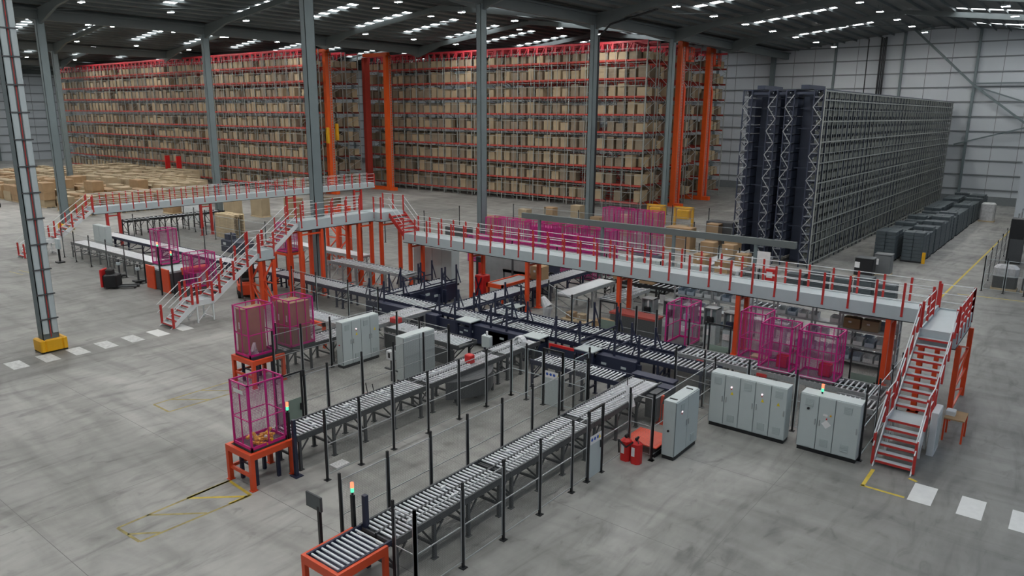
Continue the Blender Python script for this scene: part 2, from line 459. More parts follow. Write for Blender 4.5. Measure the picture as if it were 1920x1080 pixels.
# cartons on the racks: the nearest ones individually
def carton_me(w, d, h, m, tape=True):
    b = MB().box(-w/2,-d/2,0,w/2,d/2,h)
    return b.mesh('carton', m)
cms = [carton_me(w, 1.0, h, m) for (w,h) in ((.95,1.25),(.8,1.35),(1.1,1.0),(.95,1.45)) for m in (M['carton2'],M['carton3'])]
palm = MB().box(-.5,-.5,0,.5,.5,.12).mesh('rack_pallet', M['wood'])
cnt = 0; restc = MB(); restc2 = MB()
def stuffbox(x, y, z, w, h, d=1.0):
    (restc if random.random() < .5 else restc2).box(x-w/2, y-d/2, z, x+w/2, y+d/2, z+h)
first = None
for li, z in enumerate(LEV):
    zb = z + .11; top = li == len(LEV)-1
    bay_ = 48.9/18
    for kb in range(18):
        for off in (.72, 1.99):
            x = -43.1 - bay_*kb - off
            if random.random() < .06: continue
            if cnt < 118:
                o = put('carton', random.choice(cms[:6] if top else cms), None, (x, 80.7 + random.uniform(-.05,.12), zb))
                tag(o, 'cardboard carton shelved in the long middle rack', 'carton', 'cartons in the long middle rack'); cnt += 1
            else: stuffbox(x, 80.7, zb, random.choice((.8,.95,1.1)), random.choice((1.0,1.25,1.45)) if not top else .9)
    bay_ = 82/30.
    for kb in range(30):
        for off in (.72, 2.0):
            if random.random() < .1: continue
            stuffbox(-86 - bay_*kb - off, 65.68, zb, random.choice((.9,1.05,1.1)), random.choice((.9,1.15,1.35)) if not top else .9)
    x = -93.0
    while x > -167: restc2.box(x-2.5,70.0,zb,x,72.1,zb+(1.35 if not top else .9)); x -= 2.75
    x = -57.0
    while x > -91: restc2.box(x-2.5,83.1,zb,x,85.3,zb+(1.35 if not top else .9)); x -= 2.75
    for (y0, xe) in ((70.4,-88.7),(71.7,-88.7),(73.5,-88.7),(74.7,-88.7),(81.9,-43.6),(83.6,-43.6),(84.8,-43.6),(89.3,-43.6),(90.6,-43.6),(92.5,-43.6),(93.9,-43.6),(99,-43.6),(100.3,-43.6),(101.6,-43.6),(102.8,-43.6)):
        for q in range(3):
            if random.random() < .85: stuffbox(xe-.4-1.4*q, y0, zb, .95, random.uniform(.9,1.45) if not top else .9, .8+random.random()*.25)
ro = restc.build('cartons_on_far_racks', M['carton3']); 
restc2.v = restc2.v; b2 = len(restc.v)
me = ro.data
# second shade of cardboard in the same object
nm = bpy.data.meshes.new('cartons_on_far_racks')
nm.from_pydata(restc.v + restc2.v, [], restc.f + [tuple(i+b2 for i in f) for f in restc2.f])
nm.materials.append(M['carton3']); nm.materials.append(M['carton2'])
for i, pl in enumerate(nm.polygons): pl.material_index = 0 if i < len(restc.f) else 1
ro.data = nm
tag(ro, 'hundreds of distant cardboard cartons filling the left rack and the rack ends', 'cartons', None, 'stuff')

# stacker cranes
def crane(x, y, label, twin=False, cage=True):
    t = thing('stacker_crane', label, 'crane', (x,y,0))
    c = MB(); c.box(-.35,-.45,.0,.25,.40,20.2) if not twin else c.box(-.3,-.5,.0,.3,.5,19.6)
    c.build('mast', M['orange2'], t)
    l = MB()
    ly = .1 if not twin else .28
    xx = .26 if not twin else .31
    l.box(xx,ly-.22,.5,xx+.05,ly-.17,19.5); l.box(xx,ly+.17,.5,xx+.05,ly+.22,19.5)
    z = .8
    while z < 19.4: l.box(xx,ly-.2,z,xx+.05,ly+.2,z+.06); z += .35
    l.build('ladder', M['galv'], t)
    MB().box(-4.5,-.35,0,1.2,.35,.5).build('base_carriage', M['orange2'], t)
    if twin:
        MB().box(-5.0,-.5,.5,-4.4,.5,19.4).build('rear_mast', M['rackred'], t)
        MB().box(-5.0,-.3,19.5,.3,.3,20.0).build('top_beam', M['orange2'], t)
    else:
        d = MB(); d.prism([(.0,.5),(.45,.5),(.45,14.6),(.25,15.2),(.0,15.2)],.41,.75); d.box(.0,.41,15.2,.25,.62,19.6); d.build('cable_duct', M['orange'], t)
        g = MB()
        for zz in (17.9,18.7,19.4): g.box(.0,.95,zz,.8,1.0,zz+.07); g.box(.0,1.8,zz,.8,1.86,zz+.07); g.box(.76,.95,zz,.82,1.86,zz+.07)
        for (gx,gy) in ((.0,.95),(.76,.95),(.76,1.8),(.0,1.8),(.76,1.38)): g.box(gx,gy,17.9,gx+.06,gy+.06,19.45)
        g.box(.0,.95,17.8,.82,1.86,17.9)
        g.build('service_cage', M['orange'], t)
        MB().box(-.05,.42,17.9,.4,.95,20.1).build('drive_box', M['orange'], t)
    return t
t = crane(-86.5, 68.1, 'orange crane mast with ladder at the left rack block, left of the pair', True)
m_ = MB().cham(.2,-.95,7.2,.7,-.55,9.4,.08).build('control_box', M['yellow'], t)
m_ = MB().cham(.2,.7,7.6,.7,1.1,9.9,.08).build('control_box', M['yellow'], t)
crane(-84.2, 77.2, 'orange twin masted crane standing right beside the left rack block', True)
crane(-42.0, 86.6, 'tall orange crane mast with service cage, left one of the right hand pair')
crane(-42.9, 96.9, 'tall orange crane mast with service cage, right one by the white wall')

# narrow-aisle rack (dark blue frames, zinc grid on its long right side)
def mini_row(x0, x1, label, outer=False):
    x0 += .15; x1 += .15
    t = thing('tray_rack', label, 'rack', (x0,58,0)); D = x1-x0; L = 58.; H = 13.3
    u = MB()
    for xx in (0, D-.08): u.box(xx,-.05,0,xx+.08,.05,H)
    z = .4; k = 0
    while z < H-.6:
        (u.bar((.04,0,z),(D-.04,0,z+.7),.045) if k % 2 else u.bar((D-.04,0,z),(.04,0,z+.7),.045)); z += .7; k += 1
    um = u.mesh('upright_frame', M['rackdk'])
    e = MB(); z = .4; k = 0
    while z < H-.6:
        (e.bar((.04,-.09,z),(D-.04,-.09,z+.9),.05) if k % 2 else e.bar((D-.04,-.09,z),(.04,-.09,z+.9),.05)); z += .9; k += 1
    e.build('end_brace', M['galv'], t)
    n = 40 if outer else 12
    for k in range(n+1): put('upright_frame', um, t, (0,k*L/n,0))
    s = MB(); z = .55
    while z < H-.3: s.box(.09,-.04,z,D-.09,.9,z+.05); z += .68
    s.build('end_tray', M['endtray'], t)
    f = MB(); z = .55
    while z < H-.3: f.box(.06,.95,z,D-(.1 if outer else .06),L,z+(.40 if outer else .62)); z += .68
    f.build('tray_levels', M['rackshelf'] if outer else M['rackdk'], t)
    sh = MB(); z = .62
    while z < H-.4: sh.cb(D/2,-.03,z+.27,.06,.03,.06); z += .68
    sh.build('end_label', M['walk'], t)
    tp = MB().box(0,0,H,D,L,H+.08)
    for k in range(14): tp.box(.0,k*.4,H-.35,.03,k*.4+.12,H)
    tp.build('top_beam', M['rackdk'], t)
    if outer:
        g = MB(); X = D+.05
        for z in (.35,1.9,3.45,4.95,6.5,8.0,9.55,11.05,12.6,13.25): g.box(X,-.06,z-.045,X+.05,L,z+.045)
        for z in (2.6,5.7,8.7,11.9): g.box(X,-.06,z-.02,X+.04,L,z+.02)
        for k in range(int(L/1.3)+1): g.box(X,k*1.3-.03,.1,X+.05,k*1.3+.03,H); g.box(X,k*1.3+.62,.1,X+.03,k*1.3+.65,H)
        g.box(X,-.08,0,X+.06,.06,H+.05)
        g.build('side_grid', M['rackgrey'], t)
    return t
mini_row(-22.85,-22.1,'dark blue tray rack row farthest left in the narrow aisle block')
mini_row(-20.85,-20.15,'dark blue tray rack row just left of the dark centre gap')
mini_row(-19.55,-18.85,'dark blue tray rack row just right of the dark centre gap')
mini_row(-17.5,-16.75,'grey gridded tray rack row forming the right face of the block', True)
for (xa, xb, lab) in ((-22.1,-20.85,'left'),(-20.15,-19.55,'centre'),(-18.85,-17.5,'right')):
    t = thing('aisle_roof_rail', {'left':'dark rail frame closing the top of the left narrow aisle','centre':'dark bracing and shade sheet between the two middle tray rack rows','right':'dark rail frame closing the top of the right narrow aisle'}[lab], 'rail', (xa+.15,58,0))
    c = MB(); w = xb-xa
    for k in range(26): c.box(.02,k*2+.1,13.02,w-.02,k*2+.2,13.2)
    if w > 1: c.box(w/2-.3,0,13.4,w/2+.3,4,13.7)
    c.build('rail_frame', M['rackdk'], t)
    c = MB()
    for k in range(1,9): c.box(.02,1.0+.02*k,1.5*k,w-.02,1.1+.02*k,1.5*k+.06)
    c.box(.03,2.0,.05,w-.03,2.05,12.9)  # dark sheet across the aisle, imitating the shade of its depth
    c.build('bracing_and_shade_sheet', M['rackdk'], t)

# white inner wall block on the right
struct('wall_inner', MB().box(-6.2,92,0,6,104,14).box(-6.25,91.95,0,-6.1,92.1,14), M['wall'])

# ------------------------------------------------------------------ conveyors
RM = {}
def roller_mesh(w, r=.032):
    k = (round(w,2), r)
    if k not in RM: RM[k] = MB().cyl((0,-w/2,0),(0,w/2,0),r,8).mesh('roller', M['steel'])
    return RM[k]
def conveyor(label, x0, y0, L, W, z=1.2, along='X', pitch=.2, lanes=1, frame='navy', legs=1.6, pans=None, belt=False, brace=True, lead=0., clip=True, cat='conveyor', name='roller_conveyor', pan_side=None):
    """origin = near-left corner; local x runs along the length, local y across (0..W)"""
    rz = 0 if along == 'X' else pi/2
    ox, oy = (x0, y0) if along == 'X' else (x0+W, y0)
    t = thing(name, label, cat, (ox, oy, 0), rz, None); fm = M[frame]
    f = MB().box(0,0,z-.17,L,.06,z+.03).box(0,W-.06,z-.17,L,W,z+.03)
    f.box(0,.06,z-.17,.05,W-.06,z-.05).box(L-.05,.06,z-.17,L,W-.06,z-.05)
    if lanes == 2: f.box(0,W*.52-.03,z-.15,L,W*.52+.03,z+.0)
    f.build('side_frame', fm, t)
    pb = MB().box(0,.06,z-.16,L,W-.06,z-.13); pb.build('under_pan', M[pans or 'black'], t)
    if belt:
        MB().box(0,.07,z-.05,L,W-.07,z+.01).build('belt', M['belt'], t)
    else:
        n = int((L-.12)/pitch)
        spans = [(.07, W-.07)] if lanes == 1 else [(.07, W*.52-.04), (W*.52+.04, W-.07)]
        for (a, b_) in spans:
            me = roller_mesh(b_-a)
            for k in range(n):
                put('roller', me, t, (.06+pitch*(k+.5), (a+b_)/2, z-.02))
    # legs
    nl = max(2, int(round(L/legs))+1)
    lg = MB()
    for yy in (.0, W-.09): lg.box(-.045,yy,0,.045,yy+.09,z-.17); lg.box(-.09,yy-.03,0,.09,yy+.12,.02)
    lg.box(-.03,.09,.35,.03,W-.09,.42)
    if brace:
        lg.bar((.04,.045,z-.55),(.35,.045,z-.2),.04); lg.bar((.04,W-.045,z-.55),(.35,W-.045,z-.2),.04)
        lg.bar((0,.09,.45),(0,W-.09,z-.25),.04)
    lm = lg.mesh('leg_frame', fm)
    for k in range(nl):
        put('leg_frame', lm, t, (.1+(L-.55)*k/(nl-1), 0, 0))
    if clip:
        cm = MB().cham(-.09,-.05,-.02,.09,.05,.07,.02).mesh('stop_unit', M['white'])
        n = int(L/1.7)
        for k in range(n):
            for q, yy in enumerate((W*.3, W*.72)): put('stop_unit', cm, t, (.9+1.7*k+.12*q, yy, z))
    return t

# C1 : the long conveyor running away from the lower edge
t = thing('lift_table', 'orange framed roller table at the near end of the long conveyor', 'table', (-13.62, 9.25, 0))
f = MB(); f.box(0,0,1.0,1.36,.09,1.22); f.box(0,.09,1.0,.09,1.55,1.22); f.box(1.27,.09,1.0,1.36,1.55,1.22)
f.build('table_frame', M['orange'], t)
l = MB().box(0,0,0,.12,.12,1.0).mesh('leg', M['orange'])
for (x,y) in ((0,0),(1.24,0),(0,1.43),(1.24,1.43)): put('leg', l, t, (x,y,0))
MB().box(.09,.09,1.06,1.27,1.55,1.12).build('deck', M['navy'], t)
i_ = MB().box(.09,.09,1.1,.15,1.75,1.24).box(1.21,.09,1.1,1.27,1.75,1.24); i_.build('inner_rail', M['navy'], t)
me = roller_mesh(1.06,.03)
for k in range(10): put('roller', me, t, (.68,.2+.15*k,1.19)).rotation_euler = (0,0,pi/2)
MB().bar((.05,.06,.3),(1.3,.06,.3),.08).bar((.06,.1,.3),(.06,1.5,.3),.08).build('stretcher', M['orange'], t)
conveyor('near third of the long double lane conveyor, starting at the orange table', -13.58, 11.02, 4.6, 1.28, along='Y', pitch=.15, lanes=2, frame='dgrey', legs=1.5, pans='black')
conveyor('middle third of the long double lane conveyor behind the row of fence posts', -13.58, 15.65, 4.6, 1.28, along='Y', pitch=.15, lanes=2, frame='dgrey', legs=1.5, pans='black')
conveyor('far third of the long double lane conveyor passing the fire extinguishers', -13.58, 20.28, 5.0, 1.28, along='Y', pitch=.15, lanes=2, frame='dgrey', legs=1.5, pans='black')
t = thing('conveyor_end_box', 'dark navy end box closing the far end of the long conveyor', 'box', (-13.0, 25.4, 0))
MB().box(-.75,0,1.16,1.1,.5,1.24).build('top_plate', M['navy'], t); MB().box(.75,-1.3,.25,1.05,.4,1.16).build('side_box', M['dgrey'], t)
t = thing('side_shroud', 'flat dark grey shroud plate beside the far end of the long conveyor', 'panel', (-12.28,23.9,0))
MB().box(0,0,.25,.5,1.3,1.1).build('shroud', M['dgrey'], t); MB().box(0,.9,1.1,.55,1.4,1.2).build('blue_cap', M['navy'], t)

# C2
def cage_table(x, y, w, d, label):
    t = thing('lift_table', label, 'table', (x, y, 0))
    f = MB(); f.box(0,0,1.02,w,.12,1.22); f.box(0,.12,1.02,.12,d,1.22); f.box(w-.12,.12,1.02,w,d,1.22); f.build('table_frame', M['orange'], t)
    l = MB().box(0,0,0,.14,.14,1.02).box(-.03,-.03,0,.17,.17,.02).mesh('leg', M['orange'])
    for (a,b_) in ((0,0),(w-.14,0),(0,d-.14),(w-.14,d-.14)): put('leg', l, t, (a,b_,0))
    MB().box(.05,.05,.4,w-.05,.13,.5).box(.03,.14,.4,.11,d-.1,.5).build('stretcher', M['orange'], t)
    dk = MB().box(.12,.12,1.1,w-.12,d+.1,1.2); dk.build('deck', M['black'], t)
    u = MB()
    for a in (.25,w-.35): u.box(a,.3,0,a+.1,.4,1.1); u.box(a,d-.5,0,a+.1,d-.4,1.1)
    u.bar((.3,.35,.7),(.5,.35,1.1),.05).bar((w-.3,.35,.7),(w-.5,.35,1.1),.05).bar((.3,.35,.6),(w-.3,.35,.6),.05)
    u.build('inner_stand', M['navy'], t)
    return t
def mesh_cage(x, y, z, w, d, h, label, rz=0, open_front=False, load=None):
    t = thing('roll_cage', label, 'cage', (x, y, z), rz)
    f = MB(); s = .055
    for (a,b_) in ((0,0),(w-s,0),(0,d-s),(w-s,d-s)): f.box(a,b_,0,a+s,b_+s,h)
    f.box(0,0,h-.04,w,.04,h).box(0,d-.04,h-.04,w,d,h).box(0,0,h-.04,.04,d,h).box(w-.04,0,h-.04,w,d,h)
    f.build('corner_frame', M['magenta'], t)
    r = MB()
    for zz in (h*.45,):
        if not open_front: r.box(0,.01,zz,w,.04,zz+.03)
        r.box(0,d-.04,zz,w,d-.01,zz+.03); r.box(.01,0,zz,.04,d,zz+.03); r.box(w-.04,0,zz,w-.01,d,zz+.03)
    for q in ((.5,) if w < 1.2 else (.33,.67)):
        if not open_front: r.box(w*q-.015,.01,.08,w*q+.015,.04,h)
        r.box(w*q-.015,d-.04,.08,w*q+.015,d-.01,h)
        r.box(.01,d*q-.015,.08,.04,d*q+.015,h); r.box(w-.04,d*q-.015,.08,w-.01,d*q+.015,h)
    r.build('cage_bars', M['magenta'], t)
    def pane(cx, cy, L, rzz):
        me = bpy.data.meshes.new('wire_panel'); me.from_pydata([(-L/2,0,.08),(L/2,0,.08),(L/2,0,h-.04),(-L/2,0,h-.04)],[],[(0,1,2,3)])
        me.materials.append(M['wirem']); put('wire_panel', me, t, (cx,cy,0), rzz)
    if not open_front: pane(w/2,.025,w-.1,0)
    pane(w/2,d-.025,w-.1,0); pane(.025,d/2,d-.1,pi/2); pane(w-.025,d/2,d-.1,pi/2)
    MB().box(0,0,.0,w,d,.07).build('base', M['dgrey'], t)
    MB().box(0,0,.07,w,.035,.16).box(0,d-.035,.07,w,d,.16).box(0,0,.07,.035,d,.16).box(w-.035,0,.07,w,d,.16).build('base_rim', M['magenta'], t)
    return t
cage_table(-20.55, 11.45, 1.4, 1.6, 'orange lift table under the nearest magenta cage with yellow scraps')
cg = mesh_cage(-20.32, 11.62, 1.2, 1.0, 1.28, 2.2, 'nearest magenta mesh cage holding a heap of yellow scraps')
MB().cham(.25,-.01,1.86,.75,.0,1.98,.005).build('name_plate', M['paper'], cg)
sc = MB()
for k in range(16):
    a = random.uniform(0,pi); px = .55+random.uniform(-.25,.28); py = .55+random.uniform(-.35,.35); pz = .12+random.uniform(0,.16)
    sc.bar((px,py,pz),(px+.3*cos(a),py+.3*sin(a),pz+random.uniform(-.02,.12)),.09,.07)
o = sc.build('scrap_heap', M['yellow'], None, (-20.32,11.62,1.2)); tag(o, 'heap of yellow offcuts and wrapping in the nearest cage', 'scraps', None, 'stuff')
o = MB().bar((.2,.4,.16),(.5,.5,.25),.1,.06).bar((.6,.8,.2),(.85,.6,.3),.08,.05).build('crumpled_paper', M['paper'], None, (-20.32,11.62,1.2)); tag(o, 'crumpled white paper among the yellow scraps', 'paper')
conveyor('near half of the middle conveyor leading away from the yellow scrap cage', -20.42, 13.2, 6.1, 1.22, along='Y', pitch=.155, lanes=1, frame='dgrey', legs=1.5, pans='black')
conveyor('far half of the middle conveyor passing the back of the white cabinet', -20.42, 19.4, 4.6, 1.22, along='Y', pitch=.155, lanes=2, frame='dgrey', legs=1.5, pans='black')
conveyor('last stretch of the middle conveyor joining the main line at the grey plates', -20.42, 24.1, 2.5, 1.22, along='Y', pitch=.155, lanes=2, frame='dgrey', legs=1.5, pans='black')
t = thing('curved_shroud', 'dark grey curved shroud bulging beside the middle conveyor', 'panel', (-19.2,20.2,0))
c = MB(); n = 10
pts = [(0,0)]+[(.75*sin(pi*k/n), 3.0*k/n) for k in range(1,n)]+[(0,3.0)]
c._add([(x,y,.3) for x,y in pts]+[(x,y,1.03) for x,y in pts],[tuple(range(len(pts)-1,-1,-1)),tuple(range(len(pts),2*len(pts)))]+[(k,(k+1)%len(pts),(k+1)%len(pts)+len(pts),k+len(pts)) for k in range(len(pts))])
c.build('shroud', M['dgrey'], t)
c = MB()
for q in (.4,1.5,2.6): c.box(.2,q,0,.28,q+.08,.3)
c.build('foot', M['dgrey'], t)
o = MB().cham(0,0,0,.4,.55,.05,.01).build('floor_sheet', M['paper'], None, (-18.75,14.05,.0)); tag(o, 'white sheet lying on the floor beside the middle conveyor', 'sheet')

# C3
cage_table(-28.45, 16.5, 1.62, 1.6, 'orange lift table under the cage with a tall brown carton at left')
mesh_cage(-28.35, 16.65, 1.2, 1.1, 1.3, 2.25, 'magenta cage with a brown carton and torn white film, on the second orange table')
mesh_cage(-28.35, 18.55, 1.24, 1.35, 1.3, 2.2, 'magenta cage with two tall brown cartons on the rear left conveyor')
def loadbox(x, y, z, w, d, h, label, m='carton'):
    t = thing('carton', label, 'carton', (x,y,z))
    MB().cham(0,0,0,w,d,h,.012).build('box_body', M[m], t)
    MB().box(.02,d*.46,h,w-.02,d*.54,h+.004).build('tape', M['carton2'], t)
    MB().box(w*.3,-.006,h*.55,w*.48,0,h*.7).build('label', M['paper'], t)
    return t
t = loadbox(-28.26,16.76,1.28,.5,1.05,2.0,'tall brown carton standing in the cage on the second orange table', 'carton')
t = loadbox(-28.24,18.68,1.32,.62,1.02,1.92,'left tall brown carton in the rear cage', 'carton')
t = loadbox(-27.58,18.68,1.32,.48,1.02,1.96,'right tall brown carton in the rear cage', 'carton')
b = MB(); 
for k in range(7): b.bar((.1+.05*k,.1,.02+.03*k),(.5-.04*k,.35,.1+.07*k),.12,.05)
tag(b.build('plastic_film', M['film'], None, (-27.8,16.75,1.27)), 'torn white film lying in the cage beside the brown carton', 'film')
conveyor('rear left conveyor carrying the cage with two brown cartons', -28.3, 18.25, 4.3, 1.3, along='Y', pitch=.17, frame='dgrey', legs=1.5)
conveyor('rear left conveyor stretch rising toward the main line behind the four door cabinet', -28.3, 22.6, 4.8, 1.3, along='Y', pitch=.17, frame='galv', legs=1.5, lanes=2)
conveyor('short cross conveyor behind the blank white cabinet', -26.5, 23.6, 4.9, 1.3, z=1.2, pitch=.16, frame='dgrey', legs=1.6, pans='dgrey')
t = thing('side_shroud', 'long dark grey shroud under the short cross conveyor', 'panel', (-26.4,23.5,0)); MB().box(0,0,.25,4.6,.06,1.0).build('shroud', M['dgrey'], t); MB().box(.2,0,0,.3,.06,.25).box(4.3,0,0,4.4,.06,.25).build('foot', M['dgrey'], t)

# main lines M1 and M2
xs = [-56.2,-49.0,-41.8,-34.6,-27.4,-22.6,-17.6,-11.2]
lb = ['main cross conveyor, leftmost stretch ending by the far left stair','main cross conveyor stretch behind the orange machine and cages',
      'main cross conveyor stretch passing below the orange bridge towers','main cross conveyor stretch left of the crossing','main cross conveyor stretch right at the crossing with the long branch',
      'main cross conveyor stretch between the grey cover plates','main cross conveyor, rightmost stretch ending behind the five door cabinet']
for k in range(7):
    conveyor(lb[k], xs[k], 27.45, xs[k+1]-xs[k]-.02, 1.2, z=1.2, pitch=.2 if k > 3 else .24, frame='navy', legs=2.2, pans='black', belt=False, clip=k>4)
conveyor('main cross conveyor, outer stretch running to the far left cabinet', -66.5, 27.45, 10.2, 1.2, belt=True, frame='navy', legs=2.4, clip=False)
xs = [-24.9,-19.2,-13.6]
lb = ['upper parallel conveyor, left stretch beside the navy transfer frames','upper parallel conveyor, middle stretch with the red stop plate']
for k in range(2):
    conveyor(lb[k], xs[k], 29.05, xs[k+1]-xs[k]-.02, 1.2, z=1.2, pitch=.2, frame='navy', legs=2.2)
conveyor('upper parallel conveyor stretch behind the five door cabinet, in front of the open cage', -13.6, 29.05, 4.0, 1.25, pitch=.2, frame='galv', legs=2)
conveyor('upper parallel conveyor, right stretch carrying the two big magenta cages', -9.6, 29.05, 4.4, 1.35, pitch=.2, frame='galv', legs=2)
for (x,l) in ((-12.55,'red stop plate on the rail left of the five door cabinet corner'),(-9.9,'red stop plate beside the left big magenta cage')):
    o = MB().cham(0,-.05,1.0,.42,0,1.13,.01).build('stop_plate', M['brightred'], None, (x,29.05,0)); tag(o, l, 'plate')
# J conveyor, N branches
conveyor('short conveyor feeding the long conveyor from the left, behind the sign panel', -18.0, 24.2, 4.35, 1.15, along='X', pitch=.17, frame='navy', legs=1.7, lanes=1)
conveyor('branch conveyor running away beyond the crossing, near part', -27.2, 28.75, 6.2, 1.3, along='Y', pitch=.22, frame='navy', legs=1.6, clip=False)
conveyor('branch conveyor running away below the walkway, far part', -27.2, 35.0, 8.0, 1.3, along='Y', pitch=.26, frame='navy', legs=2, clip=False)
conveyor('short branch conveyor with closed navy end box left of the crossing', -32.1, 28.75, 4.6, 1.35, along='Y', pitch=.22, frame='navy', legs=1.5, clip=False)
t = thing('conveyor_end_box', 'closed navy box side of the short branch conveyor left of the crossing', 'box', (-30.7,29.3,0)); MB().cham(0,0,.15,.12,4.0,1.18,.02).box(-1.3,4.12,.15,.0,4.2,1.18).build('side_box', M['navy'], t); 
MB().box(.12,1.2,.8,.15,1.6,.95).box(.12,2.0,.6,.15,2.3,.75).build('vent_label', M['walk'], t)
t = thing('roller_table', 'orange edged flat roller table beyond the crossing in front of the grey panels', 'table', (-28.9,34.2,0))
MB().box(0,0,1.0,1.3,.12,1.25).box(0,3.2,1.0,1.3,3.32,1.25).box(0,0,1.0,.12,3.3,1.25).box(1.18,0,1.0,1.3,3.3,1.25).build('edge_frame', M['orange'], t)
MB().box(.12,.12,1.08,1.18,3.2,1.2).build('table_bed', M['galv'], t)
l = MB().box(0,0,0,.1,.1,1.0).mesh('leg', M['orange'])
for (a,b_) in ((0,0),(1.2,0),(0,3.2),(1.2,3.2)): put('leg', l, t, (a,b_,0))
t = thing('lift_unit', 'dark red lifting unit between the two orange walkway columns', 'machine', (-30.2,34.6,0))
MB().cham(0,0,0,.7,.7,1.5,.03).build('body', M['brightred'], t); MB().bar((.1,-.05,.2),(.6,-.05,1.4),.06).bar((.6,-.05,.2),(.1,-.05,1.4),.06).build('scissor_arm', M['navy'], t)

# left lines
conveyor('white topped conveyor near the far left fence, left part', -64.0, 24.1, 7.0, 1.25, belt=True, frame='mgrey', legs=1.8, clip=False)
conveyor('white topped conveyor near the far left fence, right part with black wheels', -56.9, 24.1, 7.0, 1.25, belt=True, frame='mgrey', legs=1.8, clip=False)
conveyor('dark conveyor frame running away below the far left walkway', -71.6, 31.5, 10.0, 1.2, z=1.5, along='Y', pitch=.4, frame='black', legs=1.3, clip=False)
t = thing('drive_box', 'navy machine box behind the outer main conveyor at left, beside the pallet stack', 'box', (-57.4,33.2,0)); MB().cham(0,0,0,3.0,1.3,1.0,.06).cham(.3,.2,1.0,1.0,.9,1.5,.05).build('housing', M['navy'], t); MB().box(.4,-.02,.6,.8,0,.8).build('type_label', M['white'], t)
for (x,y,l,m_) in ((-84.5,42.0,'brown carton pallet seen below the start of the far left walkway, left one','carton'),(-81.8,43.0,'brown carton pallet seen below the far left walkway, second from left','carton'),(-79.6,46.0,'pale carton pallet seen below the far left walkway, middle','carton2'),(-74.5,47.0,'pale carton pallet seen below the far left walkway, right of the red legs','carton2'),(-71.8,49.5,'pale carton pallet seen below the far left walkway, second from right','carton2'),(-69.5,53.0,'pale carton pallet seen below the far left walkway, rightmost','carton3')):
    t = thing('carton_pallet', l, 'pallet', (x+(1.2 if abs(y-46)<.1 else 0),y,0)); MB().box(0,0,0,2.2,1.2,.14).build('pallet', M['wood'], t); MB().cham(.05,.05,.14,2.15,1.15,2.1,.03).build('carton_load', M[m_], t)
t = thing('partition_panel', 'white panel pair standing below the far left walkway', 'panel', (-77.8,41.0,0)); MB().box(0,0,0,1.7,.1,2.2).box(1.8,0,0,3.5,.1,2.2).build('sheet', M['white'], t); MB().box(0,-.4,0,.1,.5,.08).box(3.4,-.4,0,3.5,.5,.08).build('foot', M['dgrey'], t)
conveyor('outer rear conveyor stretch beneath the left bridge with white side', -48.5, 33.5, 8.4, 1.2, z=1.6, frame='galv', legs=2.0, pitch=.3, clip=False, belt=True)
conveyor('grey belt line beside the orange bridge towers', -39.8, 30.6, 7.5, 1.2, z=1.8, frame='galv', legs=1.4, clip=False, belt=False, pitch=.3)
conveyor('galvanised conveyor with orange gate below it, left of the cage with two cartons', -33.0, 22.4, 4.4, 1.1, frame='galv', legs=2, clip=False, pitch=.2)
t = thing('gate_frame', 'orange gate frame under the galvanised conveyor', 'frame', (-32.6,21.9,0)); MB().box(0,0,0,.14,.14,1.3).box(3.4,0,0,3.54,.14,1.3).box(0,0,1.12,3.54,.14,1.3).build('frame', M['orange'], t)
o = MB().cham(0,0,0,.5,.4,.25,.02).build('stop_block', M['brightred'], None, (-27.0,24.4,1.2)); tag(o, 'red block on the conveyor just above the four door cabinet', 'block')

# navy transfer tables with light grey cover plates
def cover(x, y, label, w=1.0, d=.8):
    t = thing('transfer_unit', label, 'machine', (x,y,0))
    MB().cham(0,0,1.24,w,d,1.29,.01).build('cover_plate', M['cab'], t)
    c = MB().box(0,0,1.12,w,.06,1.24).box(0,d-.06,1.12,w,d,1.24)
    for a in (.02,w-.1):
        for b_ in (.02,d-.1): c.box(a,b_,0,a+.08,b_+.08,1.12)
    c.box(.1,.1,.35,w-.1,d-.1,.95)
    c.build('stand', M['navy'], t)
    MB().box(.2,.07,.6,.4,.1,.68).box(.5,.07,.75,.75,.1,.83).build('type_label', M['walk'], t)
    return t
cover(-17.3,26.55,'light grey cover plate beside the main line above the sign panel')
cover(-20.3,26.65,'light grey cover plate on navy stand left of the red footed gantry')
cover(-24.6,26.7,'light grey cover plate on navy stand just below the crossing')
cover(-24.6,30.45,'light grey cover plate beyond the upper conveyor by the orange column')
# navy gantries standing over the lines
def gantry(x, y, w, d, h, label, foot=False, lean=.35):
    t = thing('transfer_gantry', label, 'frame', (x,y,0))
    p = MB().box(-.04,-.04,0,.04,.04,h).mesh('post', M['navy'])
    for (a,b_) in ((0,0),(w,0),(0,d),(w,d)): put('post', p, t, (a,b_,0))
    c = MB()
    c.bar((0,0,1.5),(0,d,1.5),.06).bar((w,0,1.5),(w,d,1.5),.06)
    for a in (0,w):
        c.bar((a,0,h-.15),(a-lean,0,1.3),.05); c.bar((a,d,h-.15),(a+lean,d,1.3),.05)
        c.bar((a,0,h-.5),(a,d*.4,1.5),.05)
    c.build('brace', M['navy'], t)
    if foot: MB().box(-.3,-.12,.9,w+.3,-.05,1.12).build('red_plate', M['brightred'], t)
    q = MB().box(-.2,-.15,.2,w+.2,-.05,1.0); q.build('skirt', M['navy'], t)
    return t
gantry(-18.6,27.0,1.3,3.3,2.45,'tall navy gantry with red base plate over both conveyors', True)
gantry(-15.6,27.2,1.2,1.5,2.3,'navy frame over the main line at the right of the cover plate')
gantry(-22.6,27.1,1.0,1.7,2.3,'navy frame over the main line left of the red plated gantry')
gantry(-26.3,27.3,1.1,1.5,2.2,'navy frame over the main line at the crossing')
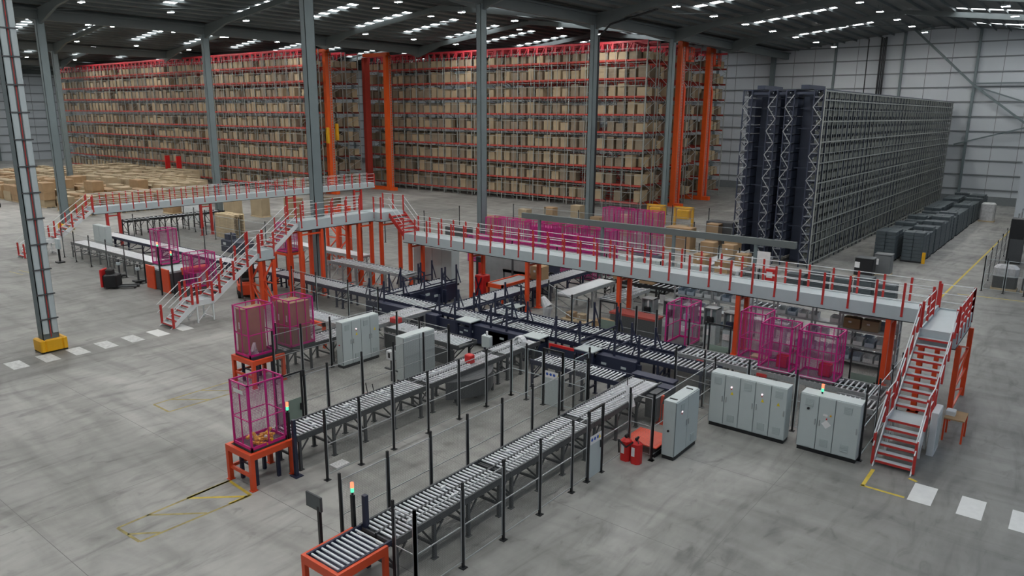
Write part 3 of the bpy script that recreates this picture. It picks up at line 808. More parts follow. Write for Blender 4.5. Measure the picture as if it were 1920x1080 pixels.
gantry(-24.9,28.9,1.1,2.2,2.4,'navy frame over the upper conveyor below the orange column pair')
gantry(-31.8,27.3,1.2,1.5,2.3,'navy frame over the main line near the left closed box')
gantry(-32.3,30.2,2.0,1.5,2.4,'navy frame with slanting braces over the short branch')
gantry(-32.4,32.0,2.1,1.0,2.4,'navy frame before the large light grey cabinet')
# deep navy side boxes under the main line
for (x,w,l) in ((-31.0,4.8,'navy machine box under the main line left of the crossing'),(-24.2,4.0,'navy machine box under the main line below the gantries'),(-16.4,2.0,'navy motor box right of the cover plate under the main line')):
    t = thing('drive_box', l, 'box', (x,26.95,0))
    MB().cham(0,0,.2,w,.45,1.12,.02).build('housing', M['navy'], t)
    c = MB(); 
    for q in range(int(w/1.0)): c.box(.3+q,-.02,.7,.55+q,0,.8)
    c.build('type_label', M['walk'], t); MB().box(.1,.1,0,.2,.3,.2).box(w-.2,.1,0,w-.1,.3,.2).build('foot', M['navy'], t)
# small white machine bits
def arch(x, y, z, label):
    t = thing('cable_hood', label, 'hood', (x,y,z))
    c = MB(); n = 8
    for k in range(n):
        a0 = pi*k/n; a1 = pi*(k+1)/n
        c.bar((.28-.28*cos(a0),0,.35*sin(a0)),(.28-.28*cos(a1),0,.35*sin(a1)),.3,.06)
    c.build('hood_shell', M['white'], t); return t
arch(-19.9,25.6,1.26,'white arched hood beside the last stretch of the middle conveyor')
t = thing('film_bundle', 'bundle of white film hanging by the fence beyond the upper conveyor', 'film', (-22.3,31.4,0))
MB().cyl((0,0,.6),(.1,0,1.4),.16,8,.28).cyl((.1,0,1.4),(-.25,0,1.9),.28,8,.12).build('film', M['film'], t); MB().box(-.2,-.1,0,.3,.1,.6).build('bin', M['brightred'], t)

# ------------------------------------------------------------------ fences
postm = MB().box(-.03,-.03,0,.03,.03,2.42).box(-.09,-.09,0,.09,.09,.015).mesh('post', M['black'])
def fence(pts, label, h=2.25, post=None, rails=(.18,1.2,2.2), cat='fence', mesh=True, railm='galv'):
    x0, y0 = pts[0]
    t = thing('safety_fence', label, cat, (x0,y0,0))
    for (x,y) in pts: put('post', post or postm, t, (x-x0,y-y0,0))
    for (a,b_) in zip(pts[:-1], pts[1:]):
        L = sqrt((b_[0]-a[0])**2+(b_[1]-a[1])**2); ang = atan2(b_[1]-a[1], b_[0]-a[0])
        f = MB()
        for z in rails: f.box(.05,-.012,z,L-.05,.012,z+.024)
        f.box(.05,-.01,rails[0],.075,.01,rails[-1]); f.box(L-.075,-.01,rails[0],L-.05,.01,rails[-1])
        p = put('panel_frame', f.mesh('panel_frame', M[railm]), t, (a[0]-x0,a[1]-y0,0), ang)
        if mesh:
            me = bpy.data.meshes.new('wire_mesh'); me.from_pydata([(.07,0,rails[0]),(L-.07,0,rails[0]),(L-.07,0,rails[-1]),(.07,0,rails[-1])],[],[(0,1,2,3)])
            me.materials.append(M['wirek']); put('wire_mesh', me, p)
    return t
F1 = -11.46
fence([(F1,10.93),(F1,12.62),(F1,14.28),(F1,15.98),(F1,17.66),(F1,18.54)], 'black mesh fence along the near right side of the long conveyor')
fence([(-12.2,10.93),(F1,10.93)], 'short black fence return at the orange table')
def door(x, y, rz, w, label, low='doorgreen', sign=None, h=2.42):
    t = thing('fence_door', label, 'door', (x,y,0), rz)
    MB().box(0,-.03,0,.06,.03,h).box(w-.06,-.03,0,w,.03,h).box(.06,-.03,h-.06,w-.06,.03,h).build('door_frame', M['black'], t)
    MB().box(.08,-.012,.06,w-.08,.012,1.45 if sign else 1.42).build('lower_panel', M[low], t)
    MB().cham(w-.16,-.07,.95,w-.08,-.012,1.2,.01).build('handle', M['black'], t)
    z0 = 1.45 if sign else 1.42
    me = bpy.data.meshes.new('wire_mesh'); me.from_pydata([(.06,0,z0),(w-.06,0,z0),(w-.06,0,h-.06),(.06,0,h-.06)],[],[(0,1,2,3)])
    me.materials.append(M['wirek']); put('wire_mesh', me, t)
    if sign:
        s = MB().box(.1,-.022,1.22,w-.1,-.013,1.5).build('safety_sign', M['paper'], t)
        b = MB(); 
        for k in range(3): b.cyl((.2+.17*k,-.024,1.37),(.2+.17*k,-.021,1.37),.06,10)
        b.build('blue_pictogram', M['blueicon'], s)
        MB().prism([(w-.28,1.3),(w-.14,1.3),(w-.21,1.44)],-.025,-.022).build('warning_triangle', M['yellowicon'], s)
    return t
# door panels face out of the fence line; rz puts local x along the fence
door(F1,18.56,pi/2,.86,'fence door with safety sign on the right of the long conveyor','cab',True).rotation_euler = (0,0,pi/2)
fence([(F1,19.42),(F1,21.2),(-10.56,21.2)], 'light fence corner around the red fire extinguishers', railm='galv')
fence([(-10.56,21.2),(-10.56,26.2),(-12.3,26.4)], 'fence with light top rail behind the two door cabinet')
fence([(-18.0,13.4),(-18.0,14.8),(-18.0,16.28),(-18.0,18.0),(-18.0,19.68),(-18.0,21.3),(-18.0,22.9)], 'black mesh fence right of the middle conveyor')
fence([(-14.28,11.0),(-14.28,12.66),(-14.28,14.35),(-14.28,15.98),(-14.28,17.7),(-14.28,19.37),(-14.28,21.0),(-14.28,22.9)], 'mesh fence tight along the left side of the long conveyor')
fence([(-18.0,22.9),(-17.2,22.9),(-16.35,22.9)], 'light mesh fence linking to the sign panel, left of it', railm='walk')
door(-16.35,22.9,0,.95,'pale panel door with blue safety sign before the short feeder conveyor','cab',True)
fence([(-15.4,22.9),(-14.28,22.9)], 'light mesh fence right of the sign panel', railm='walk')
fence([(-14.95,23.0),(-14.95,24.1)], 'short mesh fence return by the feeder conveyor', railm='walk')
fence([(-21.55,15.25),(-21.55,16.29),(-21.55,17.96),(-21.55,19.62),(-21.55,21.35),(-21.55,22.9)], 'black mesh fence left of the middle conveyor')
door(-21.6,14.05,pi/2,1.15,'green lower panel fence door behind the nearest cage','doorgreen')
fence([(-26.65,17.4),(-26.65,18.85),(-26.6,20.4),(-26.5,22.95),(-24.9,22.95),(-23.4,22.95),(-21.55,22.95)], 'mesh fence enclosing the four door and the blank cabinets')
fence([(-26.65,18.85),(-27.6,18.2)], 'short fence panel right in front of the rear cage')
fence([(-71.0,37.4),(-68.5,37.1),(-66,36.8)], 'mesh fence left of the wooden pallet stack below the walkway')
# signal towers and monitor
def tower(x, y, z, label, h=.0):
    t = thing('signal_tower', label, 'signal light', (x,y,z))
    if h: MB().box(-.05,-.04,-h,.05,.04,0).build('pole', M['black'], t)
    MB().cyl((0,0,0),(0,0,.08),.03,8).build('socket', M['black'], t)
    MB().cyl((0,0,.08),(0,0,.2),.045,10).build('green_lamp', M['lampgreen'], t)
    MB().cyl((0,0,.2),(0,0,.34),.045,10).build('red_lamp', M['lampred'], t)
    return t
tower(-13.72,10.95,2.02,'signal tower with red and green lamps by the near conveyor table',2.02)
MBp = MB().box(-.05,-.05,0,.05,.05,2.2)
o = MB().box(-.06,-.06,0,.06,.06,2.05).build('guide_post', M['navy'], None, (-13.42,11.1,0)); tag(o, 'navy post just right of the near signal tower', 'post')
t = thing('monitor_stand', 'dark monitor on a slim black stand left of the near table', 'monitor', (-14.32,10.35,0))
MB().box(-.04,-.04,0,.04,.04,1.75).box(-.25,-.2,0,.25,.2,.03).build('stand', M['black'], t)
MB().cham(-.5,-.03,1.62,.12,.03,2.02,.01).build('display', M['dgrey'], t); MB().box(-.47,-.036,1.65,.09,-.031,1.99).build('screen', M['screen'], t)
tower(-19.35,13.0,2.1,'signal tower with red and green lamps beside the nearest cage',2.1)
o = MB().box(-.055,-.055,0,.055,.055,1.95).box(-.18,-.15,0,.18,.15,.02).build('guide_post', M['navy'], None, (-19.0,12.95,0)); tag(o, 'navy sensor post at the right corner of the nearest cage table', 'post')

# ------------------------------------------------------------------ cabinets
def cabinet(x, y, rz, widths, d, h, label, vents=True, side='switch', lamps=(), tris=(), blank=False):
    """doors face local -y; origin at front-left corner of the plinth"""
    W = sum(widths); t = thing('control_cabinet', label, 'cabinet', (x,y,0), rz)
    MB().box(.02,.03,0,W-.02,d-.02,.14).build('plinth', M['black'], t)
    MB().cham(0,.02,.14,W,d,h,.012).build('body', M['cab'], t)
    xx = 0
    for i, w in enumerate(widths):
        dm = MB().cham(xx+.012,-.012,.17,xx+w-.012,.018,h-.03,.006); dr = dm.build('door', M['cab'], t)
        if not blank:
            hx = xx+w-.09 if i % 2 == 0 else xx+.06
            MB().cham(hx,-.04,h*.50,hx+.035,-.012,h*.60,.008).build('handle', M['galv'], dr)
            if vents:
                v = MB()
                def grille(gx, gz):
                    v.box(gx,-.03,gz,gx+.26,-.012,gz+.26)
                    for q in range(4): v.box(gx+.01,-.036,gz+.03+.06*q,gx+.25,-.03,gz+.045+.06*q)
                if i % 2 == 0: grille(xx+w/2-.13,h-.42)
                if i % 2 == 1 or i == len(widths)-1: grille(xx+w/2-.13,.32)
                if v.v: v.build('vent_grille', M['cabvent'], dr)
            if i in tris: MB().prism([(xx+w*.5-.06,h*.66),(xx+w*.5+.06,h*.66),(xx+w*.5,h*.72)],-.018,-.0125).build('warning_triangle', M['yellowicon'], dr)
            if i in lamps:
                MB().cyl((xx+w*.45,-.05,h*.80),(xx+w*.45,-.012,h*.80),.03,10).build('indicator_lamp', M['lampwhite'], dr)
                MB().cyl((xx+w*.45,-.035,h*.76),(xx+w*.45,-.012,h*.76),.02,8).build('red_button', M['brightred'], dr)
        MB().box(xx-.006,-.004,.17,xx+.006,.02,h-.03).build('door_seam', M['cabseam'], t)
        xx += w
    return t
t = cabinet(-9.93, 21.6, pi/2, [.9,.9], .47, 2.12, 'two door grey cabinet standing alone beside the fire extinguishers', lamps=(0,), tris=())
MB().cyl((-.04,.25,1.05),(.0,.25,1.05),.04,10).build('main_switch', M['black'], t)
MB().bar((.25,.1,2.13),(.25,.38,2.13),.05,.03).bar((1.5,.12,2.13),(1.5,.36,2.13),.05,.03).build('lifting_bracket', M['black'], t)
cabinet(-10.32, 25.3, 0, [.57]*5, .55, 2.12, 'five door grey cabinet row before the fence', lamps=(1,3), tris=(1,3,4))
t = cabinet(-7.02, 25.3, 0, [.63,.55,.80], .6, 2.12, 'three door grey cabinet with a diamond note, next to the metal stairs', tris=())
MB().cyl((.3,-.05,1.6),(.3,-.012,1.6),.045,10).build('rotary_switch', M['black'], t)
MB().box(.8,-.02,1.45,.95,-.012,1.52).build('panel_label', M['paper'], t); MB().cyl((1.05,-.05,1.5),(1.05,-.012,1.5),.03,8).build('yellow_button', M['yellow'], t)
MB().cyl((.93,-.05,1.36),(.93,-.012,1.36),.025,8).build('red_button', M['brightred'], t)
MB().prism([(.93,1.0),(1.09,1.16),(.93,1.32),(.77,1.16)],-.02,-.012).build('diamond_note', M['paper'], t)
tower(-6.4,25.6,2.12,'signal tower with red and green lamps on top of the three door cabinet')
t = cabinet(-25.94, 20.55, pi/2, [.55]*4, .44, 2.2, 'four door pale cabinet inside the fence, beside the rear left conveyor', lamps=(1,), tris=(1,3))
MB().cyl((-.04,.22,1.1),(.0,.22,1.1),.03,10).build('main_switch', M['brightred'], t)
cabinet(-22.3, 20.9, pi/2, [.95,.95], .5, 2.12, 'plain blank pale cabinet left of the middle conveyor', blank=True)
t = thing('terminal_box', 'small white box on a stand just left of the plain blank cabinet', 'box', (-23.1,20.9,0))
MB().cham(-.2,-.12,1.0,.2,.12,1.4,.02).build('box', M['white'], t); MB().box(-.06,-.14,1.1,.06,-.12,1.32).build('screen', M['black'], t); MB().box(-.03,-.03,0,.03,.03,1.0).box(-.4,-.05,.5,.4,.05,.56).build('stand', M['dgrey'], t)
t = thing('terminal_box', 'small white wall box on a navy stand right of the blank cabinet', 'box', (-21.0,24.9,0))
MB().cham(-.25,-.12,1.0,.25,.12,1.55,.03).build('box', M['cab'], t); MB().box(-.15,-.05,0,-.09,.05,1.0).box(.09,-.05,0,.15,.05,1.0).build('stand', M['navy'], t); MB().cyl((0,0,1.55),(0,0,1.75),.05,8).build('sensor', M['white'], t)
t = cabinet(-37.0, 35.9, 0, [.9]*4, .8, 2.5, 'large light grey cabinet block beyond the closed navy box', blank=True)
for (x,l) in ((-32.4,'pale grey partition panel behind the lift unit, left one'),(-29.9,'pale grey partition panel behind the orange edged table, right one')):
    t = thing('partition_panel', l, 'panel', (x,38.2,0)); MB().box(0,0,.1,2.4,.06,2.4).build('sheet', M['galv'], t); MB().box(-.05,-.03,0,.03,.09,2.5).box(2.37,-.03,0,2.45,.09,2.5).build('post', M['dgrey'], t)
t = cabinet(-65.7, 26.6, 0, [1.1,1.1], .5, 2.2, 'grey two door cabinet under the top of the far left stair', blank=True)
# manual pallet jack behind the middle conveyor
t = thing('hand_trolley', 'small red trolley with two handles standing left of the middle conveyor', 'trolley', (-22.3,18.6,0))
MB().cham(0,0,.12,.9,.3,.3,.02).build('body', M['brightred'], t); MB().cyl((.15,.1,.3),(.05,.1,.75),.02,6).cyl((.6,.1,.3),(.45,.1,.8),.02,6).build('handle', M['black'], t); MB().cyl((.1,-.02,.06),(.1,.32,.06),.06,10).cyl((.8,-.02,.06),(.8,.32,.06),.06,10).build('wheel', M['rubber'], t)
o = MB().cham(0,0,.0,.35,.3,.35,.03).build('red_box', M['brightred'], None, (-19.9,22.1,1.24)); 
tag(o, 'small red box on the middle conveyor behind the blank cabinet', 'box')
# two fire extinguishers and the red orange platform
for (px,l) in ((-11.28,'left red fire extinguisher at the fence corner, black hose across it'),(-10.88,'right red fire extinguisher at the fence corner beside its twin')):
    t = thing('fire_extinguisher', l, 'fire extinguisher', (px,20.72,0))
    MB().cham(-.18,-.17,.0,.18,.17,.80,.09).build('body', M['brightred'], t)
    MB().cyl((0,0,.80),(0,0,.90),.05,10).cham(-.03,-.10,.86,.03,.12,.93,.01).build('valve', M['black'], t)
    MB().box(-.10,-.178,.28,.02,-.171,.60).build('white_label', M['paper'], t)
    c = MB()
    if px < -11: c.cyl((-.20,-.12,.25),(-.19,-.2,.75),.03,6).cyl((-.19,-.2,.75),(.1,-.2,.55),.03,6).cyl((.1,-.2,.55),(.36,-.2,.80),.03,6)
    else: c.cyl((.0,.0,.88),(.16,-.16,.80),.02,6)
    c.build('hose', M['black'], t)
t = thing('platform_plate', 'flat red orange plate on a low black base behind the fire extinguishers', 'plate', (-11.75,21.35,0))
MB().cham(0,0,.38,1.28,1.25,.42,.01).build('plate', M['plank'], t); MB().box(.05,.1,0,.15,1.15,.38).box(1.1,.1,0,1.2,1.15,.38).build('base', M['black'], t)
t = thing('cable_post', 'slim orange post stand near the end box of the long conveyor', 'post', (-11.8,24.2,0))
MB().cyl((0,0,0),(0,.02,.8),.04,8).cyl((0,.02,.8),(.1,.0,1.15),.06,8).cyl((.15,0,.0),(.12,0,.8),.03,6).build('stand', M['plank'], t); MB().box(-.12,-.1,0,.25,.1,.03).build('foot', M['plank'], t)
o = MB().bar((0,0,0),(.28,-.05,-.75),.3,.012).build('paper_sheet', M['paper'], None, (-11.5,20.4,2.05)); 
o.location = (-12.2,22.3,2.0); tag(o, 'white printed sheet tied slanting on the fence above the conveyor', 'sheet')
c = MB().box(-.012,-.012,0,.012,.012,.45); o2 = c.build('cord', M['black'], o, (0,0,0)); o2.location = (0,0,0)
t = o
# cages on the right
mesh_cage(-9.95,29.2,1.22,1.3,1.25,2.0,'left of the two big magenta cages standing on the right conveyor')
mesh_cage(-8.42,29.2,1.22,1.5,1.25,2.0,'right of the two big magenta cages on the right conveyor, nearest the stairs')
mesh_cage(-11.35,30.6,1.0,1.1,1.2,2.2,'magenta cage standing behind, just left of the two big cages')
mesh_cage(-14.9,30.6,.9,1.05,1.6,2.05,'open sided magenta cage behind the upper conveyor, beside the orange column', open_front=True)
for (x,y,l) in ((-10.9,31.2,'platform under the magenta cage left of the two big ones'),(-14.4,31.3,'platform under the open sided magenta cage')):
    t = thing('cage_platform', l, 'platform', (x,y,0)); zt = 1.0 if x > -12 else .9
    MB().box(-.7,-.7,zt-.14,.75,1.0,zt).build('deck', M['dgrey'], t); l_ = MB().box(0,0,0,.08,.08,zt-.14).mesh('leg', M['dgrey'])
    for (a,b_) in ((-.65,-.65),(.6,-.65),(-.65,.85),(.6,.85)): put('leg', l_, t, (a,b_,0))
o = MB().cham(0,0,0,.7,.5,.1,.02).build('flat_carton', M['carton2'], None, (-10.9,30.9,1.08)); tag(o, 'flat pale carton lying in the cage left of the two big ones', 'carton')
for (x,y,z,l) in ((-9.4,29.8,1.3,'red plastic crate in the left big cage'),(-7.7,29.8,1.3,'red plastic crate in the right big cage')):
    t = thing('red_crate', l, 'crate', (x,y,z)); MB().box(0,0,0,.45,.35,.03).box(0,0,0,.45,.02,.5).box(0,.33,0,.45,.35,.5).box(0,0,0,.02,.35,.5).box(.43,0,0,.45,.35,.5).build('crate_shell', M['brightred'], t)
# fence line beyond the upper conveyor with green doors
fence([(-20.4,31.0),(-19.4,31.0)], 'short mesh fence left of the first green door beyond the upper conveyor', railm='walk')
door(-18.75,31.05,0,1.0,'green lower panel door left of the orange column beyond the upper conveyor')
fence([(-17.6,31.1),(-16.7,31.1),(-15.6,31.1),(-15.0,31.1)], 'mesh fence between the green door and the open sided cage')
fence([(-13.7,30.6),(-12.9,30.6)], 'mesh panel beside the open sided cage')
door(-12.75,30.6,0,1.05,'green lower panel door between the open sided cage and the left magenta cage')
door(-6.75,30.7,0,1.1,'green lower panel door right of the two big cages')
fence([(-23.3,33.0),(-22.2,32.2),(-20.4,31.0)], 'pale mesh fence with light rail beside the film bundle', railm='walk')
fence([(-11.2,26.7),(-9.4,26.7),(-7.6,26.7),(-5.2,26.7)], 'low mesh fence running behind the five and three door cabinets', railm='walk')
fence([(-5.0,25.7),(-5.0,27.6),(-5.0,29.6),(-5.0,31.4)], 'mesh fence along the left side of the metal stairs', railm='walk')
conveyor('short roller stretch at the right end behind the three door cabinet', -6.6, 27.5, 1.5, 1.1, pitch=.17, frame='galv', legs=1.2, clip=False)

# ------------------------------------------------------------------ stairs and walkways
def stair(x, y, z, label, top=3.45, legs=True):
    """flight rising along +y, 1.2 m wide, with a small landing; origin at the foot, left side"""
    t = thing('metal_stair', label, 'stairs', (x,y,z)); W = 1.15
    zl = 1.2; n1 = 6; n2 = 11; g1 = .27; g2 = .31; ly = n1*g1-.1; ll = 1.0
    tr = MB().box(.04,0,-.04,W-.04,.26,0).mesh('tread', M['walk']); no = MB().box(.04,-.015,-.07,W-.04,.012,.005).mesh('nosing', M['red'])
    for k in range(n1-1):
        a = put('tread', tr, t, (0,k*g1,zl*(k+1)/n1)); put('nosing', no, a)
    MB().box(.0,ly-.1,zl-.05,W,ly+ll,zl).build('landing', M['walk'], t); put('nosing', no, t, (0,ly-.1,zl))
    y2 = ly+ll
    for k in range(n2-1):
        a = put('tread', tr, t, (0,y2+k*g2,zl+(top-zl)*(k+1)/n2)); put('nosing', no, a)
    ye = y2+(n2-1)*g2
    put('nosing', no, t, (0,ye,top))
    for xx in (-.02, W-.02):
        c = MB(); 
        c._add([(xx,-.12,0),(xx,.12,0),(xx,ly-.05,zl-.22),(xx,y2,zl-.22),(xx,ye,top-.25),(xx,ye,top+.05),(xx,y2-.12,zl+.1),(xx,ly-.2,zl+.1),
                (xx+.04,-.12,0),(xx+.04,.12,0),(xx+.04,ly-.05,zl-.22),(xx+.04,y2,zl-.22),(xx+.04,ye,top-.25),(xx+.04,ye,top+.05),(xx+.04,y2-.12,zl+.1),(xx+.04,ly-.2,zl+.1)],
               [(0,1,2,7),(2,3,6,7),(3,4,5,6),(15,10,9,8),(15,14,11,10),(14,13,12,11),(0,8,9,1),(1,9,10,2),(2,10,11,3),(3,11,12,4),(4,12,13,5),(5,13,14,6),(6,14,15,7),(7,15,8,0)])
        c.build('stringer', M['white'], t)
        # handrail posts
        pm = MB().box(-.04,-.055,-.12,.04,.055,1.0).mesh('rail_post', M['red'])
        px = xx-.03 if xx < .5 else xx+.07
        path = [(0.05,.1),(ly-.3,zl),(ly+.0,zl),(y2-.1,zl),(y2+g2*1.2,zl+(top-zl)*1.2/n2+.1),(y2+g2*4.2,zl+(top-zl)*4.6/n2),(y2+g2*7.2,zl+(top-zl)*7.6/n2),(ye-.1,top)]
        for (py,pz) in path: put('rail_post', pm, t, (px,py,pz+.05))
        r = MB(); q = [(0-.15,.2),(ly-.15,zl+.1),(y2-.1,zl+.1),(ye,top+.1)]
        for off in (1.0,.55):
            for (a,b_) in zip(q[:-1],q[1:]): r.cyl((px,a[0],a[1]+off),(px,b_[0],b_[1]+off),.022,6)
        r.build('handrail', M['white'], t)
    if legs:
        l = MB()
        for xx in (.02,W-.08):
            for yy in (ly-.05,ly+ll-.1): l.box(xx,yy,0,xx+.07,yy+.07,zl-.05)
            l.bar((xx+.035,ly,.1),(xx+.035,ly+ll-.1,zl-.2),.04)
        l.bar((.05,ly+ll-.06,.15),(W-.05,ly+ll-.06,.15),.05)
        l.build('landing_leg', M['white'], t)
    return t, ye
st1, ye = stair(-4.55, 25.65, 0, 'grey metal stair with red nosings rising at the right', top=3.45)
st2, ye = stair(-39.3, 18.85, 0, 'grey metal stair with white landing legs rising to the orange towers', top=3.45)
st3, ye = stair(-67.2, 21.35, 0, 'far left metal stair rising to the left walkway', top=3.45)

def rail_run(t, p, q, z, step=1.09, inner=False, h=1.1, posts=True):
    """railing of red posts and white rails from p to q at deck height z (coordinates local to t)"""
    p = Vector((*p,z)); q = Vector((*q,z)); L = (q-p).length; n = max(1, round(L/step))
    pm = MB().box(-.045,-.035,-.32 if not inner else 0,.045,.035,h).box(-.05,-.05,-.36 if not inner else -.02,.05,.05,-.30 if not inner else .03).mesh('rail_post', M['red'])
    if posts:
        for k in range(n+1): put('rail_post', pm, t, tuple(p+(q-p)*k/n))
    r = MB()
    for off in (h-.02,h*.62,h*.3): r.cyl(tuple(p+Vector((0,0,off))),tuple(q+Vector((0,0,off))),.02,6)
    r.build('guard_rail', M['white'], t)
def deck(name, label, x0, y0, x1, y1, z, rails, cols=(), colax='y', colm='orange'):
    t = thing(name, label, 'walkway', (x0,y0,0)); w = x1-x0; d = y1-y0
    MB().box(0,0,z-.06,w,d,z).build('deck_plate', M['walk'], t)
    MB().box(-.02,-.02,z-.52,w+.02,.04,z+.06).box(-.02,d-.04,z-.52,w+.02,d+.02,z+.06).box(-.02,.04,z-.52,.04,d-.04,z+.06).box(w-.04,.04,z-.52,w+.02,d-.04,z+.06).build('edge_beam', M['walk'], t)
    MB().box(-.03,-.03,z-.56,w+.03,d+.03,z-.52).build('soffit', M['black'], t)
    for (a,b_) in rails: rail_run(t, (a[0]-x0,a[1]-y0), (b_[0]-x0,b_[1]-y0), z)
    for (cx,cy,sp) in cols:
        l = MB()
        l.box(-.1,-.1,0,.1,.1,z-.56).box(-.2,-.2,0,.2,.2,.03)
        lm = l.mesh('support_column', M[colm])
        if colax == 'y': a, b_ = (cx-x0,cy-y0,0),(cx-x0,cy-y0+sp,0)
        else: a, b_ = (cx-x0,cy-y0,0),(cx-x0+sp,cy-y0,0)
        put('support_column', lm, t, a); put('support_column', lm, t, b_)
        c = MB(); A = Vector(a); B = Vector(b_)
        c.bar(tuple(A+Vector((0,0,z-.8))),tuple(B+Vector((0,0,z-.8))),.1)
        c.build('cross_tie', M[colm], t)
    return t
W1y0, W1y1, WZ = 33.95, 35.35, 3.58
deck('walkway', 'long grey walkway with red rail posts crossing the middle of the hall', -35.9, W1y0, -4.55, W1y1, WZ,
     [((-35.9,W1y0),(-4.6,W1y0)),((-35.9,W1y1),(-4.6,W1y1))],
     [(-6.15,W1y0+.1,1.15),(-12.8,W1y0+.1,1.15),(-19.4,W1y0+.1,1.15),(-25.6,W1y0+.1,1.15),(-30.0,W1y0+.1,1.15),(-35.4,W1y0+.1,1.15)])
t = deck('stair_platform', 'pale top platform joining the right hand stair to the long walkway', -4.53, 31.25, -3.3, W1y1, WZ-.1,
     [((-3.3,31.4),(-3.3,W1y1)),((-4.53,31.4),(-4.53,33.9)),((-4.53,W1y1),(-3.3,W1y1))], [(-4.45,31.7,.0)])
deck_col = thing('stair_tower', 'orange lattice tower under the top platform of the right hand stair', 'tower', (-3.2,31.6,0))
c = MB()
for (a,b_) in ((0,0),(0,3.4),(-1.1,3.4)): c.box(a-.09,b_-.09,0,a+.09,b_+.09,2.95)
k = 0
for z in (.3,1.2,2.1): c.bar((0,0,z),(0,3.4,z+.0),.07); c.bar((0,0,z) if k%2 else (0,3.4,z),(0,3.4,z+.9) if k%2 else (0,0,z+.9),.06); k += 1
c.build('lattice', M['orange'], deck_col)
# high bridge at the left and its flights
deck('stair_platform', 'small pale platform at the head of the stair with landing legs', -39.3, 24.35, -38.1, 25.4, 3.45, [((-39.3,24.45),(-39.3,25.4)),((-38.1,24.45),(-38.1,25.4))])
t = thing('metal_stair', 'short upper flight climbing from the small platform to the high bridge', 'stairs', (-39.3,25.4,3.45))
tr = MB().box(.04,0,-.04,1.11,.26,0).mesh('tread', M['walk']); no = MB().box(.04,-.015,-.07,1.11,.012,.005).mesh('nosing', M['red'])
for k in range(7):
    a = put('tread', tr, t, (0,.05+.25*k,.19*(k+1))); put('nosing', no, a)
for xx in (-.02,1.12):
    MB().bar((xx,0,-.1),(xx,1.9,1.35),.05,.25).build('stringer', M['white'], t)
    r = MB()
    for off in (1.0,.55): r.cyl((xx,-.1,off),(xx,1.9,1.4+off),.022,6)
    r.build('handrail', M['white'], t)
    pm = MB().box(-.025,-.03,0,.025,.03,1.0).mesh('rail_post', M['red'])
    for q in (.1,1.0,1.8): put('rail_post', pm, t, (xx,q,q*.75))
deck('walkway', 'high bridge deck carried on orange towers at left of centre', -39.35, 27.3, -38.0, 33.2, 4.9,
     [((-38.0,27.4),(-38.0,32.0)),((-39.35,27.4),(-39.35,33.2))], [(-39.25,27.32,1.6),(-38.1,27.32,1.6),(-39.25,31.95,1.1),(-38.1,31.95,1.1)])
deck('walkway', 'short turning deck of the high bridge before the steps down', -39.35, 33.25, -37.3, 35.3, 4.9,
     [((-39.35,35.3),(-37.3,35.3)),((-38.0,33.25),(-37.3,33.25))], [(-37.5,33.4,1.7)])
t = thing('metal_stair', 'flight with red treads stepping down from the high bridge to the long walkway', 'stairs', (-37.3,33.95,WZ))
tr = MB().box(0,.04,-.04,.26,1.35,0).mesh('tread', M['walk']); no = MB().box(.25,.04,-.1,.28,1.35,.01).mesh('nosing', M['red'])
for k in range(6):
    a = put('tread', tr, t, (.03+.22*k,0,1.32-.19*(k+1))); put('nosing', no, a)
for yy in (.0,1.4):
    MB().bar((0,yy,1.2),(1.4,yy,-.05),.05,.25).build('stringer', M['red'], t)
    r = MB()
    for off in (1.05,.6): r.cyl((0,yy,1.3+off),(1.4,yy,off),.022,6)
    r.build('handrail', M['white'], t)
# orange towers under small platform
def lattice(x, y, w, d, h, label):
    t = thing('lattice_tower', label, 'tower', (x,y,0))
    p = MB().box(-.09,-.09,0,.09,.09,h).mesh('tower_leg', M['orange'])
    for (a,b_) in ((0,0),(w,0),(0,d),(w,d)): put('tower_leg', p, t, (a,b_,0))
    c = MB(); n = max(2,int(h/1.0))
    for k in range(n):
        z0 = h*k/n+.1; z1 = h*(k+1)/n-.05
        for (yy) in (0,d): c.bar((0,yy,z0) if k%2 else (w,yy,z0),(w,yy,z1) if k%2 else (0,yy,z1),.07); c.bar((0,yy,z1),(w,yy,z1),.07)
        for (xx) in (0,w): c.bar((xx,0,z0) if k%2 else (xx,d,z0),(xx,d,z1) if k%2 else (xx,0,z1),.07)
    c.build('lattice_brace', M['orange'], t); return t
lattice(-39.2,24.45,1.05,.9,2.88,'orange lattice tower under the head platform of the stair')
lattice(-45.6,35.2,1.2,1.2,4.6,'orange lattice tower behind the high bridge at left')
# left walkway
deck('walkway', 'left walkway with red rail posts running away beside the carton field', -67.25, 26.95, -66.0, 58.0, 3.5,
     [((-66.0,26.95),(-66.0,58.0)),((-67.25,26.95),(-67.25,58.0))], [(-66.1,28.0,1.0),(-66.1,36.5,1.0),(-66.1,46,1.0),(-66.1,55,1.0)], colm='red')

